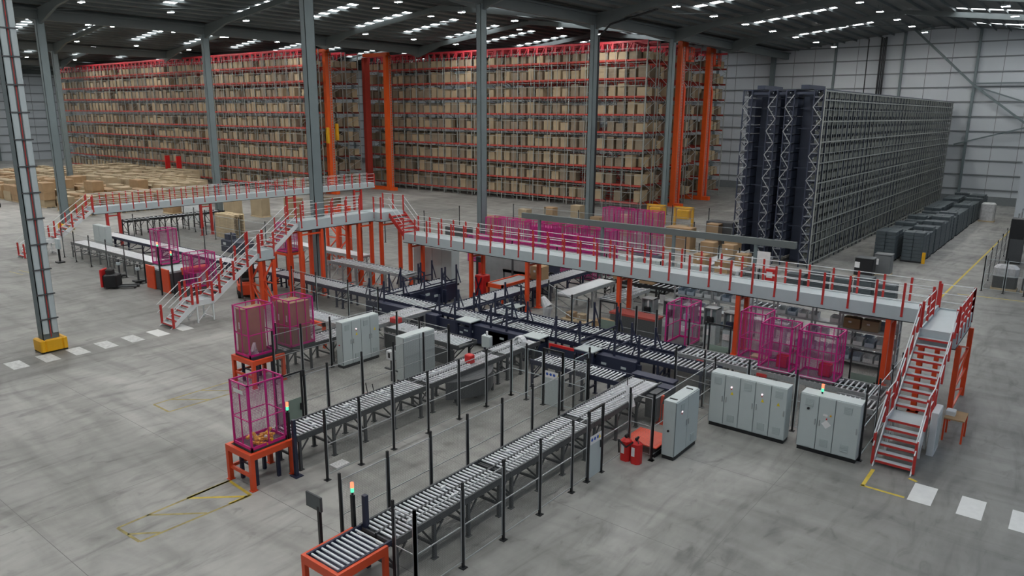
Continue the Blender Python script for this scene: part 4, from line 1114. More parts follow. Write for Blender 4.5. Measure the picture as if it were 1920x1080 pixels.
# ------------------------------------------------------------------ vehicles and machines at left
t = thing('pallet_truck', 'black electric pallet truck with red tail standing on the open floor at left', 'truck', (-50.6,21.2,0))
MB().cham(-.5,-.45,.12,-.35,.45,1.3,.04).build('tail_panel', M['brightred'], t)
MB().cham(-.35,-.45,.1,.55,.45,.95,.08).build('body', M['black'], t); MB().cham(-.2,-.3,.95,.2,.3,1.3,.08).build('console', M['rubber'], t)
MB().box(.55,-.35,.08,1.7,-.15,.18).box(.55,.15,.08,1.7,.35,.18).build('fork', M['dgrey'], t)
c = MB()
for (a,b_) in ((-.1,-.45),(-.1,.35),(1.6,-.3),(1.6,.2)): c.cyl((a,b_,.09),(a,b_+.1,.09),.09,10)
c.build('wheel', M['rubber'], t); t.rotation_euler = (0,0,.75)
t = thing('forklift', 'red orange counterbalance forklift parked under the stair at left', 'forklift', (-41.6,25.6,0), -.5)
MB().cham(-1.0,-.55,.2,.5,.55,.95,.12).build('body', M['orange'], t); MB().cham(-1.15,-.5,.35,-.8,.5,1.1,.12).build('counterweight', M['brightred'], t)
MB().box(-.7,-.5,.95,-.64,-.44,2.1).box(-.7,.44,.95,-.64,.5,2.1).box(.3,-.5,.95,.36,-.44,2.1).box(.3,.44,.95,.36,.5,2.1).box(-.75,-.55,2.1,.4,.55,2.15).build('roof_guard', M['black'], t)
MB().cham(-.5,-.25,.95,0,.25,1.1,.05).cham(-.6,-.25,1.0,-.5,.25,1.5,.03).build('seat', M['rubber'], t)
MB().box(.55,-.4,.1,.65,-.3,2.3).box(.55,.3,.1,.65,.4,2.3).box(.55,-.3,1.2,.62,.3,1.3).build('mast', M['dgrey'], t); MB().box(.65,-.3,.08,1.6,-.18,.14).box(.65,.18,.08,1.6,.3,.14).build('fork', M['dgrey'], t)
c = MB()
for (a,b_) in ((-.75,-.58),(-.75,.42),(.3,-.58),(.3,.42)): c.cyl((a,b_,.26),(a,b_+.16,.26),.26,14)
c.build('wheel', M['rubber'], t); MB().box(-1.17,-.4,.6,-1.14,-.2,.7).box(-1.17,.2,.6,-1.14,.4,.7).build('tail_lamp', M['lampamber'], t)
t = thing('wrapping_machine', 'orange sided machine beneath the small magenta cages at left', 'machine', (-49.0,22.8,0))
MB().cham(0,0,.0,1.1,.1,1.55,.02).cham(2.0,0,.0,3.0,.1,1.55,.02).build('side_panel', M['orange'], t)
MB().box(.05,.1,.05,3.0,1.9,1.3).build('housing', M['dgrey'], t); MB().cyl((3.1,.9,1.35),(3.1,2.6,1.35),.25,12).build('orange_roll', M['plank'], t)
MB().box(.0,.1,1.3,3.0,1.9,1.42).build('top_plate', M['walk'], t)
mesh_cage(-49.2,23.4,1.45,1.15,1.3,2.4,'tall magenta cage on the orange sided machine at left')
mesh_cage(-45.2,23.4,.5,1.2,1.6,2.2,'magenta cage standing low behind the stair with landing legs')
t = thing('cage_platform', 'low dark platform under the magenta cage behind the stair', 'platform', (-45.4,23.2,0)); MB().box(0,0,0,1.6,2.0,.5).build('deck', M['dgrey'], t)
mesh_cage(-43.3,29.1,2.2,1.2,1.2,2.0,'magenta cage beside the head platform of the left stair')
t = thing('cage_platform', 'tall stand under the magenta cage by the head platform', 'platform', (-43.4,29.0,0)); MB().box(0,0,2.05,1.4,1.4,2.2).box(0,0,0,.1,.1,2.05).box(1.3,0,0,1.4,.1,2.05).box(0,1.3,0,.1,1.4,2.05).box(1.3,1.3,0,1.4,1.4,2.05).build('deck', M['orange'], t)
tower(-45.0,22.6,2.6,'small signal tower with red lamp above the orange sided machine',2.6)
tower(-46.0,22.3,3.1,'signal tower right of the tall magenta cage at left',3.1)
fence([(-64.2,23.6),(-61.5,23.4),(-58.6,23.3),(-55.8,23.3),(-53.0,23.3),(-50.2,23.3)], 'mesh fence along the white topped conveyors at far left')
fence([(-68.0,31.0),(-64.0,31.0),(-60.0,31.0),(-56.0,31.0),(-52.0,31.0),(-48.5,31.0),(-45,31.0)], 'mesh fence behind the outer main conveyor at left')
fence([(-63.0,36.0),(-59.0,36.0),(-55.0,36.0),(-51.0,36.0),(-47,36.0),(-43,36.0)], 'rear mesh fence below the left walkway end', railm='walk')
fence([(-37.6,26.2),(-35.0,26.0),(-32.0,25.9),(-29.4,25.8)], 'mesh fence before the main line at left of the crossing', railm='walk')
t = thing('control_post', 'white control box on a black post beside the far left fence', 'post', (-62.2,22.5,0)); MB().box(-.06,-.06,0,.06,.06,1.1).box(-.3,-.25,0,.3,.25,.1).build('post', M['black'], t); MB().cham(-.3,-.1,1.1,.3,.1,1.9,.04).build('box', M['walk'], t)
for (x,l) in ((-53.4,'left black castor stand at the end of the white topped conveyor'),(-50.6,'right black castor stand at the end of the white topped conveyor')):
    t = thing('castor_stand', l, 'stand', (x,23.0,0)); MB().box(-.05,-.05,.15,.05,.05,1.3).build('pole', M['dgrey'], t); MB().box(-.3,-.3,.1,.3,.3,.2).cyl((-.25,0,.07),(-.2,0,.07),.07,8).cyl((.2,0,.07),(.25,0,.07),.07,8).build('base', M['black'], t); MB().cham(-.15,-.1,.9,.15,.1,1.1,.03).build('box', M['walk'], t)

# pallet stack of wood behind left
t = thing('wood_pallet_stack', 'tall stack of pale wooden pallets behind the left conveyors', 'pallets', (-64.6,37.0,0))
for k in range(16):
    put('pallet', bpy.data.meshes.get('pallet_mesh') or MB().box(0,0,.0,3.0,.1,.1).box(0,.55,0,3.0,.65,.1).box(0,1.1,0,3.0,1.2,.1).box(0,0,.1,3.0,.3,.13).box(0,.45,.1,3.0,.75,.13).box(0,.9,.1,3.0,1.2,.13).mesh('pallet_mesh', M['wood']), t, (0,0,k*.14))

# ------------------------------------------------------------------ machinery and storage beyond the walkway
def cageset(n, x0, y0, dx, dy, z, label_fn, h=2.0, w=1.15, d=1.2):
    """loose cages in a line; the first is built, the others are copies"""
    base = None
    for k in range(n):
        if base is None:
            base = mesh_cage(x0, y0, z, w, d, h, label_fn(0))
        else:
            dup(base, (x0+dx*k, y0+dy*k, z), 0, label_fn(k))
    return base
g1 = cageset(9, -38.6, 43.4, 1.32, 0, 0, lambda k: 'magenta cage in the front row beyond the left part of the long walkway', 2.1)
for o in list(COL.objects):
    if o.get('label') == 'magenta cage in the front row beyond the left part of the long walkway': o['group'] = 'front row of cages beyond the walkway'
g2 = cageset(9, -38.6, 45.6, 1.32, 0, 0, lambda k: 'magenta cage in the rear row beyond the left part of the long walkway', 3.3)
for o in list(COL.objects):
    if o.get('label') == 'magenta cage in the rear row beyond the left part of the long walkway': o['group'] = 'rear row of cages beyond the walkway'
g3 = cageset(4, -33.4, 55.2, 1.4, 0, 0, lambda k: 'tall magenta cage behind the grey overhead beam, right of the grey column', 3.6)
for o in list(COL.objects):
    if o.get('label') == 'tall magenta cage behind the grey overhead beam, right of the grey column': o['group'] = 'tall cages behind the overhead beam'
t = thing('overhead_beam', 'long grey overhead beam on posts beyond the long walkway', 'beam', (-34.0,44.4,0))
MB().box(0,0,3.75,20.5,.3,4.15).build('beam', M['beam'], t)
lm = MB().box(0,0,0,.18,.18,3.75).mesh('support_post', M['column'])
for x in (1.5,7,12.5,18): put('support_post', lm, t, (x,.06,0))
fence([(-33,42.0),(-31,42.0),(-29,42.0),(-27,42.0),(-25,42.0),(-23,42.0),(-21,42.0),(-19,42.0),(-17,42.0),(-15,42.0)], 'pale panelled fence beneath the overhead beam', railm='walk')
fence([(-33,52.0),(-30,52.0),(-27,52.0),(-24,52.0)], 'farther mesh fence before the right rack block', railm='galv')
fence([(-46,70.0),(-42,70.0),(-38,70.0),(-34,70.0),(-30,70.0),(-26,70.0)], 'distant mesh fence in front of the tall orange masts', railm='galv', h=2.4)
fence([(-22.0,50.0),(-20.5,50.0),(-19,50.0),(-17.5,50.0)], 'tall grey mesh fence in front of the dark narrow aisle rack', railm='walk')
for k,(x,y,w_,h_,m_) in enumerate(((-45.5,48.0,2.4,1.6,'dgrey'),(-46.0,53.0,2.2,2.0,'carton'),(-42.0,57.5,2.4,1.8,'carton3'),(-37.5,50.0,2.6,2.2,'magenta'),(-33.0,48.0,2.6,2.2,'magenta'),(-29.0,58.5,2.4,2.0,'carton'),(-26.0,47.0,2.2,1.5,'navy'),(-27.5,63.5,2.6,2.1,'dgrey'))):
    t = thing('stored_load', ['dark crated load on the floor left beyond the long walkway','tall brown carton load left beyond the long walkway','grey brown load before the middle rack','magenta load behind the rear row of cages, left','magenta load behind the rear row of cages, right','brown carton load right of the tall cages','navy machine load behind the pale cabinets','dark load before the tall orange masts'][k], 'load', (x,y,0))
    MB().box(0,0,0,w_,1.3,.14).build('pallet', M['wood'], t); MB().cham(.04,.04,.14,w_-.04,1.26,h_,.05).build('load_body', M[m_], t)
fence([(-47,60.0),(-43,60.0),(-39,60.0),(-35,60.0),(-31,60.0),(-27,60.0),(-23.5,60.0)], 'long mesh fence across the floor before the middle rack', railm='walk')
fence([(-50,40.0),(-50,45.0),(-50,50.0),(-50,55.0)], 'mesh fence running away left of the cage rows', railm='galv')
# pale machine cabinets beneath the beam
k = 0
for (x,w,l) in ((-24.6,1.4,'pale machine cabinet under the overhead beam, leftmost of three'),(-22.6,1.5,'pale machine cabinet under the overhead beam, middle of three'),(-20.4,1.8,'pale machine cabinet under the overhead beam, rightmost of three')):
    cabinet(x, 43.0, 0, [w/2,w/2], .8, 2.2, l, blank=True)
for (x,y,L,l,al) in ((-24.0,40.1,6.0,'black framed conveyor just beyond the middle of the walkway','X'),(-30.8,38.2,3.4,'black framed conveyor beyond the walkway behind the orange edged table','X'),
                  (-19.4,44.8,10.0,'pale conveyor running away beside the narrow aisle rack, left','Y'),(-21.6,46.2,9.0,'pale conveyor running away beside the stacked brown cartons','Y'),
                  (-16.6,39.5,5.0,'galvanised conveyor right behind the walkway railing at centre right','X'),(-24.2,34.9,5.0,'branch conveyor with pale rollers below the middle of the walkway','Y'),(-21.5,35.4,4.0,'galvanised conveyor with dark stand beside the orange walkway column','Y')):
    conveyor(l, x, y, L, 1.2, along=al, pitch=.35, frame='black' if 'black' in l else 'galv', legs=2, clip=False, belt='pale' in l)
t = thing('dark_machine', 'dark machine bench beyond the walkway at centre', 'machine', (-31.6,40.0,0)); MB().cham(0,0,.1,3.2,1.6,1.5,.05).cham(.4,.3,1.5,1.4,1.2,2.3,.05).build('housing', M['rackdk'], t); MB().box(.2,.2,0,.4,1.4,.1).box(2.8,.2,0,3.0,1.4,.1).build('foot', M['black'], t)
t = thing('dark_machine', 'dark red and black machine beyond the left end of the walkway', 'machine', (-33.6,38.6,0)); MB().cham(0,0,.1,2.4,1.6,1.7,.05).build('housing', M['black'], t); MB().cham(.3,-.05,.4,1.0,.0,1.3,.01).build('red_panel', M['brightred'], t); MB().box(.2,.2,0,.4,1.4,.1).box(2.0,.2,0,2.2,1.4,.1).build('foot', M['black'], t)
bx_ = [(-27.6,37.0,1.2,'brown carton on the bench left of the orange walkway column'),(-23.5,40.4,1.22,'brown carton on the black framed conveyor, left one'),(-21.6,40.4,1.22,'brown carton on the black framed conveyor, right one'),
       (-19.1,46.0,1.22,'brown carton on the pale conveyor near the rack, nearer one'),(-19.1,49.5,1.22,'brown carton on the pale conveyor near the rack, farther one'),
       (-21.3,47.5,1.22,'brown carton on the pale conveyor, before the grey fence'),(-21.3,52.5,1.22,'brown carton at the far end of the pale conveyor'),(-15.6,39.7,1.22,'brown carton on the galvanised conveyor behind the railing')]
for (x,y,z,l) in bx_: loadbox(x,y,z,.9,.8,.85,l,'carton')
for (x,y,l) in ((-21.0,53.6,'pallet of brown cartons standing left of the narrow aisle rack, nearer one'),(-20.2,56.4,'pallet of brown cartons standing left of the narrow aisle rack, farther one')):
    t = thing('carton_pallet', l, 'pallet', (x-2.6,y,0)); MB().box(0,0,0,1.2,1.0,.14).build('pallet', M['wood'], t); MB().cham(.05,.05,.14,1.15,.95,1.9,.03).build('carton_load', M['carton'], t)
o = loadbox(-19.9,32.2,0,1.0,.8,.9,'open brown carton on the floor behind the upper conveyor')
t = thing('work_bench', 'low bench with brown cartons and paper behind the upper conveyor', 'bench', (-21.7,31.9,0)); MB().box(0,0,.68,1.6,.8,.74).box(.02,.02,0,.08,.08,.68).box(1.52,.02,0,1.58,.08,.68).box(.02,.72,0,.08,.78,.68).box(1.52,.72,0,1.58,.78,.68).build('bench_frame', M['wood'], t)
for (x,l,m) in ((-21.5,'small carton on the low bench, left','carton'),(-20.8,'small carton on the low bench, right','carton2')): loadbox(x,32.1,.74,.45,.45,.35,l,m)
t = thing('dark_bin', 'long dark grey bin with red rim below the walkway behind the first green door', 'bin', (-19.2,32.85,0))
MB().cham(0,0,.05,2.6,.9,1.3,.03).build('bin_body', M['dgrey'], t); MB().box(-.03,-.03,1.25,2.63,.93,1.36).build('rim', M['rackred'], t)
# packing area with acrylic guards, bins and shelving under the walkway
def shelving(x, y, n, w, h, label, d=.7):
    t = thing('shelving_unit', label, 'shelves', (x,y,0))
    u = MB().box(0,0,0,.08,.08,h).box(0,d-.08,0,.08,d,h).mesh('upright', M['galv'])
    for k in range(n+1): put('upright', u, t, (k*w,0,0))
    s = MB().box(.0,0,-.08,n*w+.08,d,0).mesh('shelf', M['galv']); z = .3
    while z < h: put('shelf', s, t, (0,0,z)); z += .75
    return t
shelving(-11.9,36.4,3,1.9,2.6,'grey shelving with blue and white bins under the walkway, left unit')
shelving(-17.6,37.0,2,2.2,2.6,'grey shelving with white parts behind the open sided cage')
shelving(-8.6,35.8,1,2.0,3.3,'tall grey shelving with cartons and magenta boxes right below the walkway')
binm = [MB().box(0,0,0,.42,.55,.02).box(0,0,0,.02,.55,.3).box(.4,0,0,.42,.55,.3).box(0,.53,0,.42,.55,.3).box(0,0,0,.42,.02,.2).mesh('storage_bin', M[m]) for m in ('bluebin','white','paper')]
for (x0,y0,cols,lv,lab,grp) in ((-11.8,36.5,11,(.3,1.05,1.8),'pale plastic bin on the left shelving unit below the walkway','bins on the left shelving unit'),(-17.5,37.1,8,(.3,1.05,1.8),'pale plastic bin on the shelving behind the open sided cage','bins on the shelving behind the open cage'),(-8.5,35.9,4,(.3,1.05),'pale plastic bin low on the tall shelving near the stair','bins low on the tall shelving')):
    for z in lv:
        for k in range(cols):
            if random.random() < .85:
                o = put('storage_bin', random.choice(binm), None, (x0+.1+.51*k, y0, z)); tag(o, lab, 'bin', grp)
for (x,z,l,m) in ((-8.4,1.8,'brown carton on the third shelf of the tall shelving, left','carton'),(-7.6,1.8,'brown carton on the third shelf of the tall shelving, right','carton2'),(-8.4,2.55,'brown carton on top of the tall shelving, left','carton'),(-7.6,2.55,'flat brown carton on top of the tall shelving, right','carton2')):
    loadbox(x,35.95,z,.72,.5,.5,l,m)
for k,(x,l) in enumerate(((-11.2,'magenta box on top of the left shelving unit, left one'),(-10.0,'magenta box on top of the left shelving unit, middle one'),(-8.95+.0,'magenta box on top of the left shelving unit, right one'))):
    t = thing('magenta_box', l, 'box', (x-.6,36.45,2.56)); MB().cham(0,0,0,.95,.6,.65,.03).build('box_body', M['magenta' if k != 2 else 'brightred'], t); MB().box(-.02,-.02,.6,.97,.62,.68).build('lid', M['magenta' if k != 2 else 'brightred'], t)
for k in range(5):
    x = -18.3+1.15*k; y = 34.6 + .25*(k%2)
    t = thing('packing_machine', ['white packing machine with glass guard, leftmost below the walkway','white packing machine second from the left below the walkway','white packing machine in the middle of the row below the walkway','white packing machine with sheet holder right of the middle one','white packing machine rightmost of the row by the orange column'][k], 'machine', (x,y,0))
    MB().cham(0,0,.0,.7,.6,1.0,.03).build('machine_base', M['cab' if k%2 else 'walk'], t)
    MB().box(.0,.0,1.0,.04,.6,1.9).box(.66,0,1.0,.7,.6,1.9).box(0,.0,1.86,.7,.6,1.9).build('guard_frame', M['galv'], t)
    MB().box(.05,.3,1.02,.65,.34,1.84).build('acrylic_guard', M['glassy'], t)
    MB().cham(.15,-.05,1.1,.5,.15,1.45,.03).build('head_unit', M[('black','dgrey','bluebin','black','navy')[k]], t)
    MB().cyl((.35,.1,1.45),(.35,.1,1.8),.05,8).cham(.05,-.1,.5,.4,-.01,.8,.02).build('white_fitting', M['paper'], t)
t = thing('light_conveyor', 'white conveyor with sheet holders behind the packing machines', 'conveyor', (-18.5,36.0,0))
MB().box(0,0,1.3,7.5,.6,1.4).box(.1,.1,0,.2,.5,1.3).box(3.6,.1,0,3.7,.5,1.3).box(7.3,.1,0,7.4,.5,1.3).build('frame', M['white'], t)
c = MB()
for k in range(7): c.box(.5+k,.1,1.4,.8+k,.14,1.85)
c.build('sheet_holder', M['paper'], t)
o = MB().box(-.45,-.02,0,.45,.02,1.2).box(-.42,-.02,-1.2,-.38,.02,0).box(.38,-.02,-1.2,.42,.02,0).build('notice_board', M['paper'], None, (-16.0,49.9,1.4)); 
o = o; o.location = (-17.2,49.8,1.2); tag(o, 'white notice board standing before the narrow aisle rack corner', 'board')
t = thing('red_machine', 'bright red upright unit beside the white notice board', 'machine', (-16.6,48.6,0)); MB().cham(0,0,0,.6,.6,1.5,.05).build('body', M['brightred'], t); MB().cham(.1,-.03,.9,.5,0,1.3,.01).build('panel', M['white'], t)
for (x,l) in ((-19.2,'white post box behind the walkway railing at right, left one'),(-18.2,'white post box behind the walkway railing at right, right one')):
    t = thing('post_box', l, 'box', (x,46.5,0)); MB().cham(0,0,0,.45,.4,1.5,.03).build('box_body', M['white'], t); MB().box(.1,-.01,1.0,.35,0,1.3).build('screen', M['dgrey'], t)
t = thing('desk', 'small desk with orange top at the right of the metal stairs', 'desk', (-3.2,29.3,0))
MB().box(.1,0,.85,.75,1.0,.9).build('desk_top', M['carton'], t); dl = MB().box(0,0,0,.06,.07,.85).mesh('desk_leg', M['orange'])
for q in ((.1,.05,0),(.69,.05,0),(.1,.9,0),(.69,.9,0)): put('desk_leg', dl, t, q)
o = MB().cham(0,0,0,.3,.35,.18,.02).build('printer', M['white'], None, (-3.1,29.6,.9)); tag(o, 'small white printer on the desk by the stairs', 'printer')
t = thing('side_cabinet', 'light grey tall cabinet tucked under the right hand stair', 'cabinet', (-3.3,27.6,0)); MB().cham(0,0,0,.22,1.0,1.6,.02).build('body', M['white'], t); MB().box(.22,.1,.2,.23,.9,1.4).build('door', M['cab'], t)
# yellow hoists under the right block
for (x,l) in ((-38.0,'yellow hoist unit low in front of the orange masts, left'),(-34.8,'yellow hoist unit low in front of the orange masts, right')):
    t = thing('hoist_unit', l, 'machine', (x,72,0)); MB().box(0,0,0,.2,.25,2.0).box(2.0,0,0,2.2,.25,2.0).box(0,0,1.85,2.2,.25,2.05).build('frame', M['yellow'], t); MB().cham(.4,-.2,.8,1.8,.5,1.8,.1).build('carriage', M['yellow'], t)
for k in range(8):
    x = -48+3.0*k
    t = thing('tall_carton_stack', 'brown carton stack standing before the right rack block, %s' % ['leftmost','second from the left','third from the left','fourth from the left','fourth from the right','third from the right','second from the right','rightmost'][k], 'cartons', (x,62+.5*(k%3),0))
    MB().box(0,0,0,1.2,1.0,.14).build('pallet', M['wood'], t); MB().cham(.03,.03,.14,1.17,.97,1.6+.4*(k%3),.03).build('carton_load', M['carton' if k%2 else 'carton2'], t)

# ------------------------------------------------------------------ carton field at far left
def cmesh(w, d, h, m): 
    b = MB().cham(-w/2,-d/2,0,w/2,d/2,h,.03); return b.mesh('carton', M[m])
fm_ = [cmesh(w,d,h,m) for (w,d,h) in ((2.3,1.25,.95),(2.1,1.2,.8),(2.4,1.3,1.1)) for m in ('carton','carton2','carton')]
hs = [.95,.95,.95,.8,.8,.8,1.1,1.1,1.1]
pm_ = MB().box(-1.15,-.6,0,1.15,-.45,.14).box(-1.15,.45,0,1.15,.6,.14).box(-1.15,-.07,0,1.15,.07,.14).box(-1.15,-.6,.11,1.15,.6,.14).mesh('wooden_pallet', M['wood'])
n = 0; farc = MB()
for j in range(17):
    y = 35.6 + 1.65*j
    for i in range(20):
        x = -89.0 - 2.75*i + random.uniform(-.2,.2)
        if x < -150: continue
        if y > 36 and x > -89 - (y-35)*.0: pass
        if -x/y < 1.80 and y > 40: continue
        if random.random() < .10 or (abs(x+79.4) < 1.2 and abs(y-29.7) < 1.5): continue
        if abs((y-35.6) % 9.9) < .1 and j: continue
        if abs(x+119.4) < 1.9 and abs(y-46.1) < 1.6: continue
        lev = 2 if random.random() < .75 else 3
        far = j > 6 or n > 178
        z = .14
        if (i < 3 or j < 2) and not far:
            p = put('wooden_pallet', pm_, None, (x,y,0)); tag(p, 'wooden pallet under a carton stack in the far left field', 'pallet', 'pallets in the far left carton field')
        else: z = .02
        if j > 6 or i > 9: z = .02; lev = 1; hh = 2.0 + .35*random.random()
        for q in range(lev):
            kx = random.randrange(9)
            if far:
                farc.box(x-1.15,y-.62,z,x+1.15,y+.62,z+(hh if lev == 1 else .9)); z += hh if lev == 1 else .9; continue
            o = put('carton', fm_[kx], None, (x+random.uniform(-.06,.06), y, z)); tag(o, 'big flat brown carton in the stacked carton field at far left', 'carton', 'cartons stacked in the far left field')
            if lev == 1: o.scale = (1,1,hh/hs[kx]); z += hh
            else: z += hs[kx]
            n += 1
tag(farc.build('cartons_in_far_field', M['carton2']), 'mass of pale carton tops at the back of the carton field', 'cartons', None, 'stuff')
t = thing('reach_truck', 'red truck parked at the left end of the carton field', 'truck', (-104.5,31.2,0)); MB().cham(-.9,-.6,.15,.9,.6,1.5,.2).build('body', M['brightred'], t); MB().cham(-.5,-.45,1.5,.3,.45,2.0,.1).build('cab', M['orange'], t)
MB().cyl((-.6,-.65,.3),(-.6,.65,.3),.3,12).cyl((.6,-.65,.3),(.6,.65,.3),.3,12).build('wheel', M['rubber'], t)
for (x,y,l) in ((-124.5,63.3,'red reach truck working before the left rack, left one'),(-121.0,63.4,'red reach truck working before the left rack, right one')):
    t = thing('reach_truck', l, 'truck', (x,y,0)); MB().cham(-.6,-.5,.1,.6,.5,1.4,.1).build('body', M['brightred'], t); MB().box(.5,-.4,.1,.65,.4,4.2).build('mast', M['brightred'], t); MB().cyl((-.4,-.55,.2),(-.4,.55,.2),.2,10).build('wheel', M['rubber'], t)

# ------------------------------------------------------------------ right side: tote pallets, fenced corner
def tote_pallet(x, y, label, lev=8):
    t = thing('crate_stack', label, 'crates', (x,y,0))
    MB().box(0,0,0,1.5,.12,.13).box(0,.55,0,1.5,.67,.13).box(0,1.1,0,1.5,1.28,.13).build('pallet', M['black'], t)
    cm = MB()
    for q in range(2): cm.cham(.01+.75*q,.0,0,.01+.75*q+.73,1.2,.27,.025); cm.cyl((.37+.75*q,-.012,.15),(.37+.75*q,.0,.15),.03,8)
    me = cm.mesh('crate', M['bluegrey'])
    for k in range(lev): put('crate', me, t, (0,.01,.13+.29*k))
    return t
tb = None
for r_ in range(2):
    for k in range(30):
        y = 65.0 + 1.36*k + (.9 if r_ else 0); x = -13.5 if r_ == 0 else -11.65
        if k in (7,13) and r_ == 0: continue
        lab = 'dark blue grey crate stack in the left row beside the narrow aisle rack' if r_ == 0 else 'dark blue grey crate stack in the right row along the open aisle'
        if tb is None: tb = tote_pallet(x,y,lab); o = tb
        else:
            o = dup(tb,(x+random.uniform(-.06,.06),y,0),random.uniform(-.02,.02),lab)
            kk = [c for c in COL.objects if c.parent == o and c.name.startswith('crate')]
            if random.random() < .5: bpy.data.objects.remove(max(kk, key=lambda c: c.location.z))
        o['group'] = 'crate stacks, left row' if r_ == 0 else 'crate stacks, right row'
o = MB().box(-.12,-.06,0,.12,.06,.9).build('warning_post', M['yellow'], None, (-10.0,65.9,0)); tag(o, 'yellow and black corner protector at the first crate stack', 'guard')
def wrapped(x, y, w, d, h, label, m='black', top='white'):
    t = thing('wrapped_pallet', label, 'pallet', (x,y,0)); MB().box(0,0,0,w,d,.12).build('pallet', M['wood'], t); MB().cham(.02,.02,.12,w-.02,d-.02,h,.06).build('load', M[m], t); MB().box(.05,-.01,h*.5,w*.3,.02,h*.8).build('label', M['paper'], t); 
    MB().cham(.0,.0,h,w,d,h+.06,.02).build('top_sheet', M['mgrey'], t); return t
wrapped(-13.1,57.2,1.3,1.0,1.4,'black wrapped pallet at the near corner beside the crate rows, left one')
wrapped(-12.2,59.0,1.2,1.0,1.5,'black and white wrapped pallet behind the near black one','mgrey')
for k,(x,y) in enumerate(((-15.8,50.6),(-14.4,50.8),(-13.0,51.0),(-11.6,51.0),(-10.2,51.0))):
    t = thing('crate_stack', 'low dark crate stack seen through the walkway railing, %s of five' % ['leftmost','second from left','middle','second from right','rightmost'][k], 'crates', (x,y,0))
    MB().box(0,0,0,1.15,1.0,.12).build('pallet', M['black'], t); cm = MB().cham(.02,0,0,1.13,1.0,.27,.02).mesh('crate', M['bluegrey'])
    for q in range(3 + (k%2)): put('crate', cm, t, (0,0,.12+.285*q))
t = thing('wrapped_pallet', 'white wrapped pallet at the far end of the crate rows', 'pallet', (-9.9,97.5,0)); MB().box(0,0,0,1.5,1.2,.14).build('pallet', M['wood'], t); MB().cham(.05,.05,.14,1.45,1.15,2.1,.15).build('load', M['film'], t)
t = thing('wrapped_pallet', 'white wrapped pallet farthest back near the back wall', 'pallet', (-11.8,107.5,0)); MB().box(0,0,0,1.5,1.2,.14).build('pallet', M['wood'], t); MB().cham(.05,.05,.14,1.45,1.15,2.1,.15).build('load', M['film'], t)
fence([(-5.1,58.0),(-3.85,57.9),(-2.7,57.8),(-1.4,57.7)], 'mesh fence front of the storage corner at the right edge', railm='walk', h=2.4)
fence([(-5.1,58.0),(-5.15,62),(-5.2,66),(-5.25,70),(-5.3,74),(-5.35,78),(-5.4,82),(-5.45,86),(-5.5,91)], 'mesh fence following the yellow line along the storage corner', railm='galv')
for k,(x,y,w,h) in enumerate(((-4.7,59.0,1.5,1.7),(-3.0,59.0,1.4,1.8),(-1.5,59.2,1.4,1.9))):
    t = thing('wrapped_goods', 'clear wrapped goods inside the storage corner, %s' % ['left','middle','right'][k], 'goods', (x,y,0)); MB().box(0,0,0,w,1.0,.14).build('pallet', M['wood'], t)
    MB().cham(.05,.05,.14,w-.05,.95,h*.6,.1).build('dark_load', M['dgrey'], t); MB().cham(.02,.02,h*.55,w-.02,.98,h,.2).build('film', M['film'], t)
t = thing('black_locker', 'tall black cabinet behind the storage corner fence', 'cabinet', (-4.9,70.5,0)); MB().cham(0,0,0,1.0,1.2,3.6,.03).build('body', M['black'], t); MB().box(.1,-.03,.2,1.0,0,2.0).build('door', M['dgrey'], t)
for k in range(3):
    t = thing('black_rack', 'low black rack in the storage corner, %s' % ['nearest','second','farthest'][k], 'rack', (-2.9+.15*k,66.5+4*k,0))
    c = MB()
    for z in (.3,1.1,1.9): c.box(0,0,z,2.6,1.2,z+.12)
    for (a,b_) in ((0,0),(2.5,0),(0,1.1),(2.5,1.1)): c.box(a,b_,0,a+.1,b_+.1,2.4)
    c.build('rack_frame', M['black'], t); MB().cham(.3,.1,2.02,1.8,1.0,2.6,.05).build('load', M['film' if k else 'dgrey'], t)

# ------------------------------------------------------------------ floor markings
def mark(label, m, pts, cat='floor marking', group=None, z=.003):
    me = bpy.data.meshes.new('floor_marking'); me.from_pydata([(x,y,z) for x,y in pts] + [(x,y,z-.0025) for x,y in pts],[],[(0,1,2,3),(7,6,5,4),(0,4,5,1),(1,5,6,2),(2,6,7,3),(3,7,4,0)]); me.materials.append(M[m])
    o = put('floor_marking', me); tag(o, label, cat, group); return o
def line(m, p, q, w, parts): 
    p = Vector((*p,0)); q = Vector((*q,0)); d = (q-p).normalized(); n = Vector((-d.y,d.x,0))*w/2
    parts.append([tuple((p-n)[:2]),tuple((q-n)[:2]),tuple((q+n)[:2]),tuple((p+n)[:2])])
def lines(name, label, m, segs, w, cat='floor marking'):
    P_ = []
    for a,b_ in segs: line(m,a,b_,w,P_)
    vs=[];fs=[]
    for q in P_:
        b0=len(vs); vs += [(x,y,.003) for x,y in q]; fs.append((b0,b0+1,b0+2,b0+3))
    me = bpy.data.meshes.new(name); me.from_pydata(vs,[],fs); me.materials.append(M[m]); me.update()
    o = put(name, me); tag(o,label,cat); return o
for k in range(4):
    x = -3.17+1.315*k
    mark(['white crossing block nearest the metal stairs','white crossing block second from the metal stairs','white crossing block at the right edge','white crossing block beyond the right edge'][k], 'wline', [(x,23.8),(x+.65,23.8),(x+.65,25.15),(x,25.15)])
for k in range(8):
    y = 9.7+1.33*k
    mark('worn white crossing block on the floor at left, %s' % ['leftmost','second','third from left','fourth from left','fourth from right','third from right','second from right','rightmost by the stair foot'][k], 'wworn' if k < 6 else 'wline', [(-38.75,y),(-37.4,y),(-37.4,y+.66),(-38.75,y+.66)])
for k in range(2): mark('white crossing block near the far left stair, %s' % ['left','right'][k], 'wline', [(-66.6,15.6+2.0*k),(-65.0,15.6+2.0*k),(-65.0,16.8+2.0*k),(-66.6,16.8+2.0*k)])
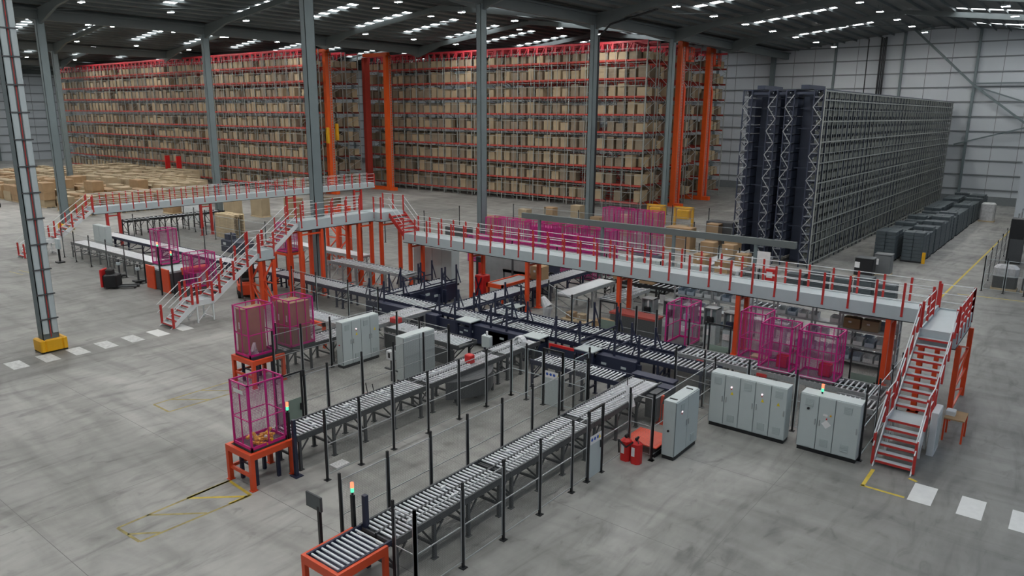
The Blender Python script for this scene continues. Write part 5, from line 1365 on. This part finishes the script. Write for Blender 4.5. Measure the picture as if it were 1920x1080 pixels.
lines('floor_line', 'yellow corner line on the floor below the right hand stair', 'yline', [((-4.46,25.3),(-4.46,23.85)),((-4.52,23.88),(-3.25,23.88))], .11)
lines('floor_line', 'small yellow dash at the right foot of the metal stairs', 'yline', [((-3.4,25.35),(-3.15,25.25))], .12)
a,b_,c_,d_ = (-20.34,7.89),(-19.16,7.95),(-19.04,11.3),(-20.4,11.4)
lines('floor_line', 'worn yellow hatched box on the floor in front of the nearest cage', 'yworn', [(a,b_),(b_,c_),(a,d_),((-19.8,7.92),(-19.18,8.53)),((-20.38,8.74),(-19.13,9.9))], .085)
lines('floor_line', 'bright yellow hatching at the far end of the worn floor box', 'yline', [(c_,d_),((-20.40,9.98),(-19.08,11.19)),((-19.1,10.6),(-19.08,11.3)),((-20.39,10.0),(-20.4,11.4))], .10)
lines('floor_line', 'faint worn yellow hatched box left of the orange tables', 'yworn', [((-28.5,13.0),(-27.3,13.0)),((-27.3,13.0),(-27.15,16.4)),((-28.5,13.0),(-28.5,16.4)),((-28.5,13.7),(-27.25,14.7)),((-28.5,15.0),(-27.2,16.0))], .09)
lines('floor_line', 'long yellow line running along the right aisle to the back', 'yline', [((-6.9,53.5),(-6.35,92))], .13)
lines('floor_line', 'yellow line crossing in front of the storage corner', 'yline', [((-6.2,55.9),(-1.0,56.4))], .13)
lines('floor_line', 'pale yellow hatching on the floor near the far left stair', 'yworn', [((-61.5,18.8),(-59.5,19.0)),((-61.5,19.4),(-59.0,19.7)),((-61.2,20.0),(-58.8,20.3))], .09)

# ------------------------------------------------------------------ camera, world, view
R = ((0.7854657, 0.14754604, -0.60106056), (0.61886954, -0.17681987, 0.76533341), (0.00664247, -0.97312121, -0.23019769))
cam = bpy.data.cameras.new('camera'); co = bpy.data.objects.new('camera', cam); COL.objects.link(co)
mw = Matrix(((R[0][0],-R[0][1],-R[0][2],0),(R[1][0],-R[1][1],-R[1][2],0),(R[2][0],-R[2][1],-R[2][2],11.5),(0,0,0,1)))
co.matrix_world = mw
cam.sensor_width = 36; cam.lens = 36*1385.06/1920; cam.clip_end = 400
S.camera = co
w = bpy.data.worlds.new('sky'); S.world = w; w.use_nodes = True
w.node_tree.nodes['Background'].inputs[0].default_value = (.75,.85,1,1); w.node_tree.nodes['Background'].inputs[1].default_value = .6
vs = S.view_settings; S.display_settings.display_device = 'sRGB'
vs.view_transform = 'Standard'; vs.look = 'None'; vs.gamma = 1; vs.exposure = 0.32; vs.use_curve_mapping = False
cy = S.cycles
cy.max_bounces = 6; cy.diffuse_bounces = 4; cy.glossy_bounces = 3; cy.transparent_max_bounces = 24
cy.use_denoising = True; cy.sample_clamp_indirect = 4; cy.caustics_reflective = False; cy.caustics_refractive = False
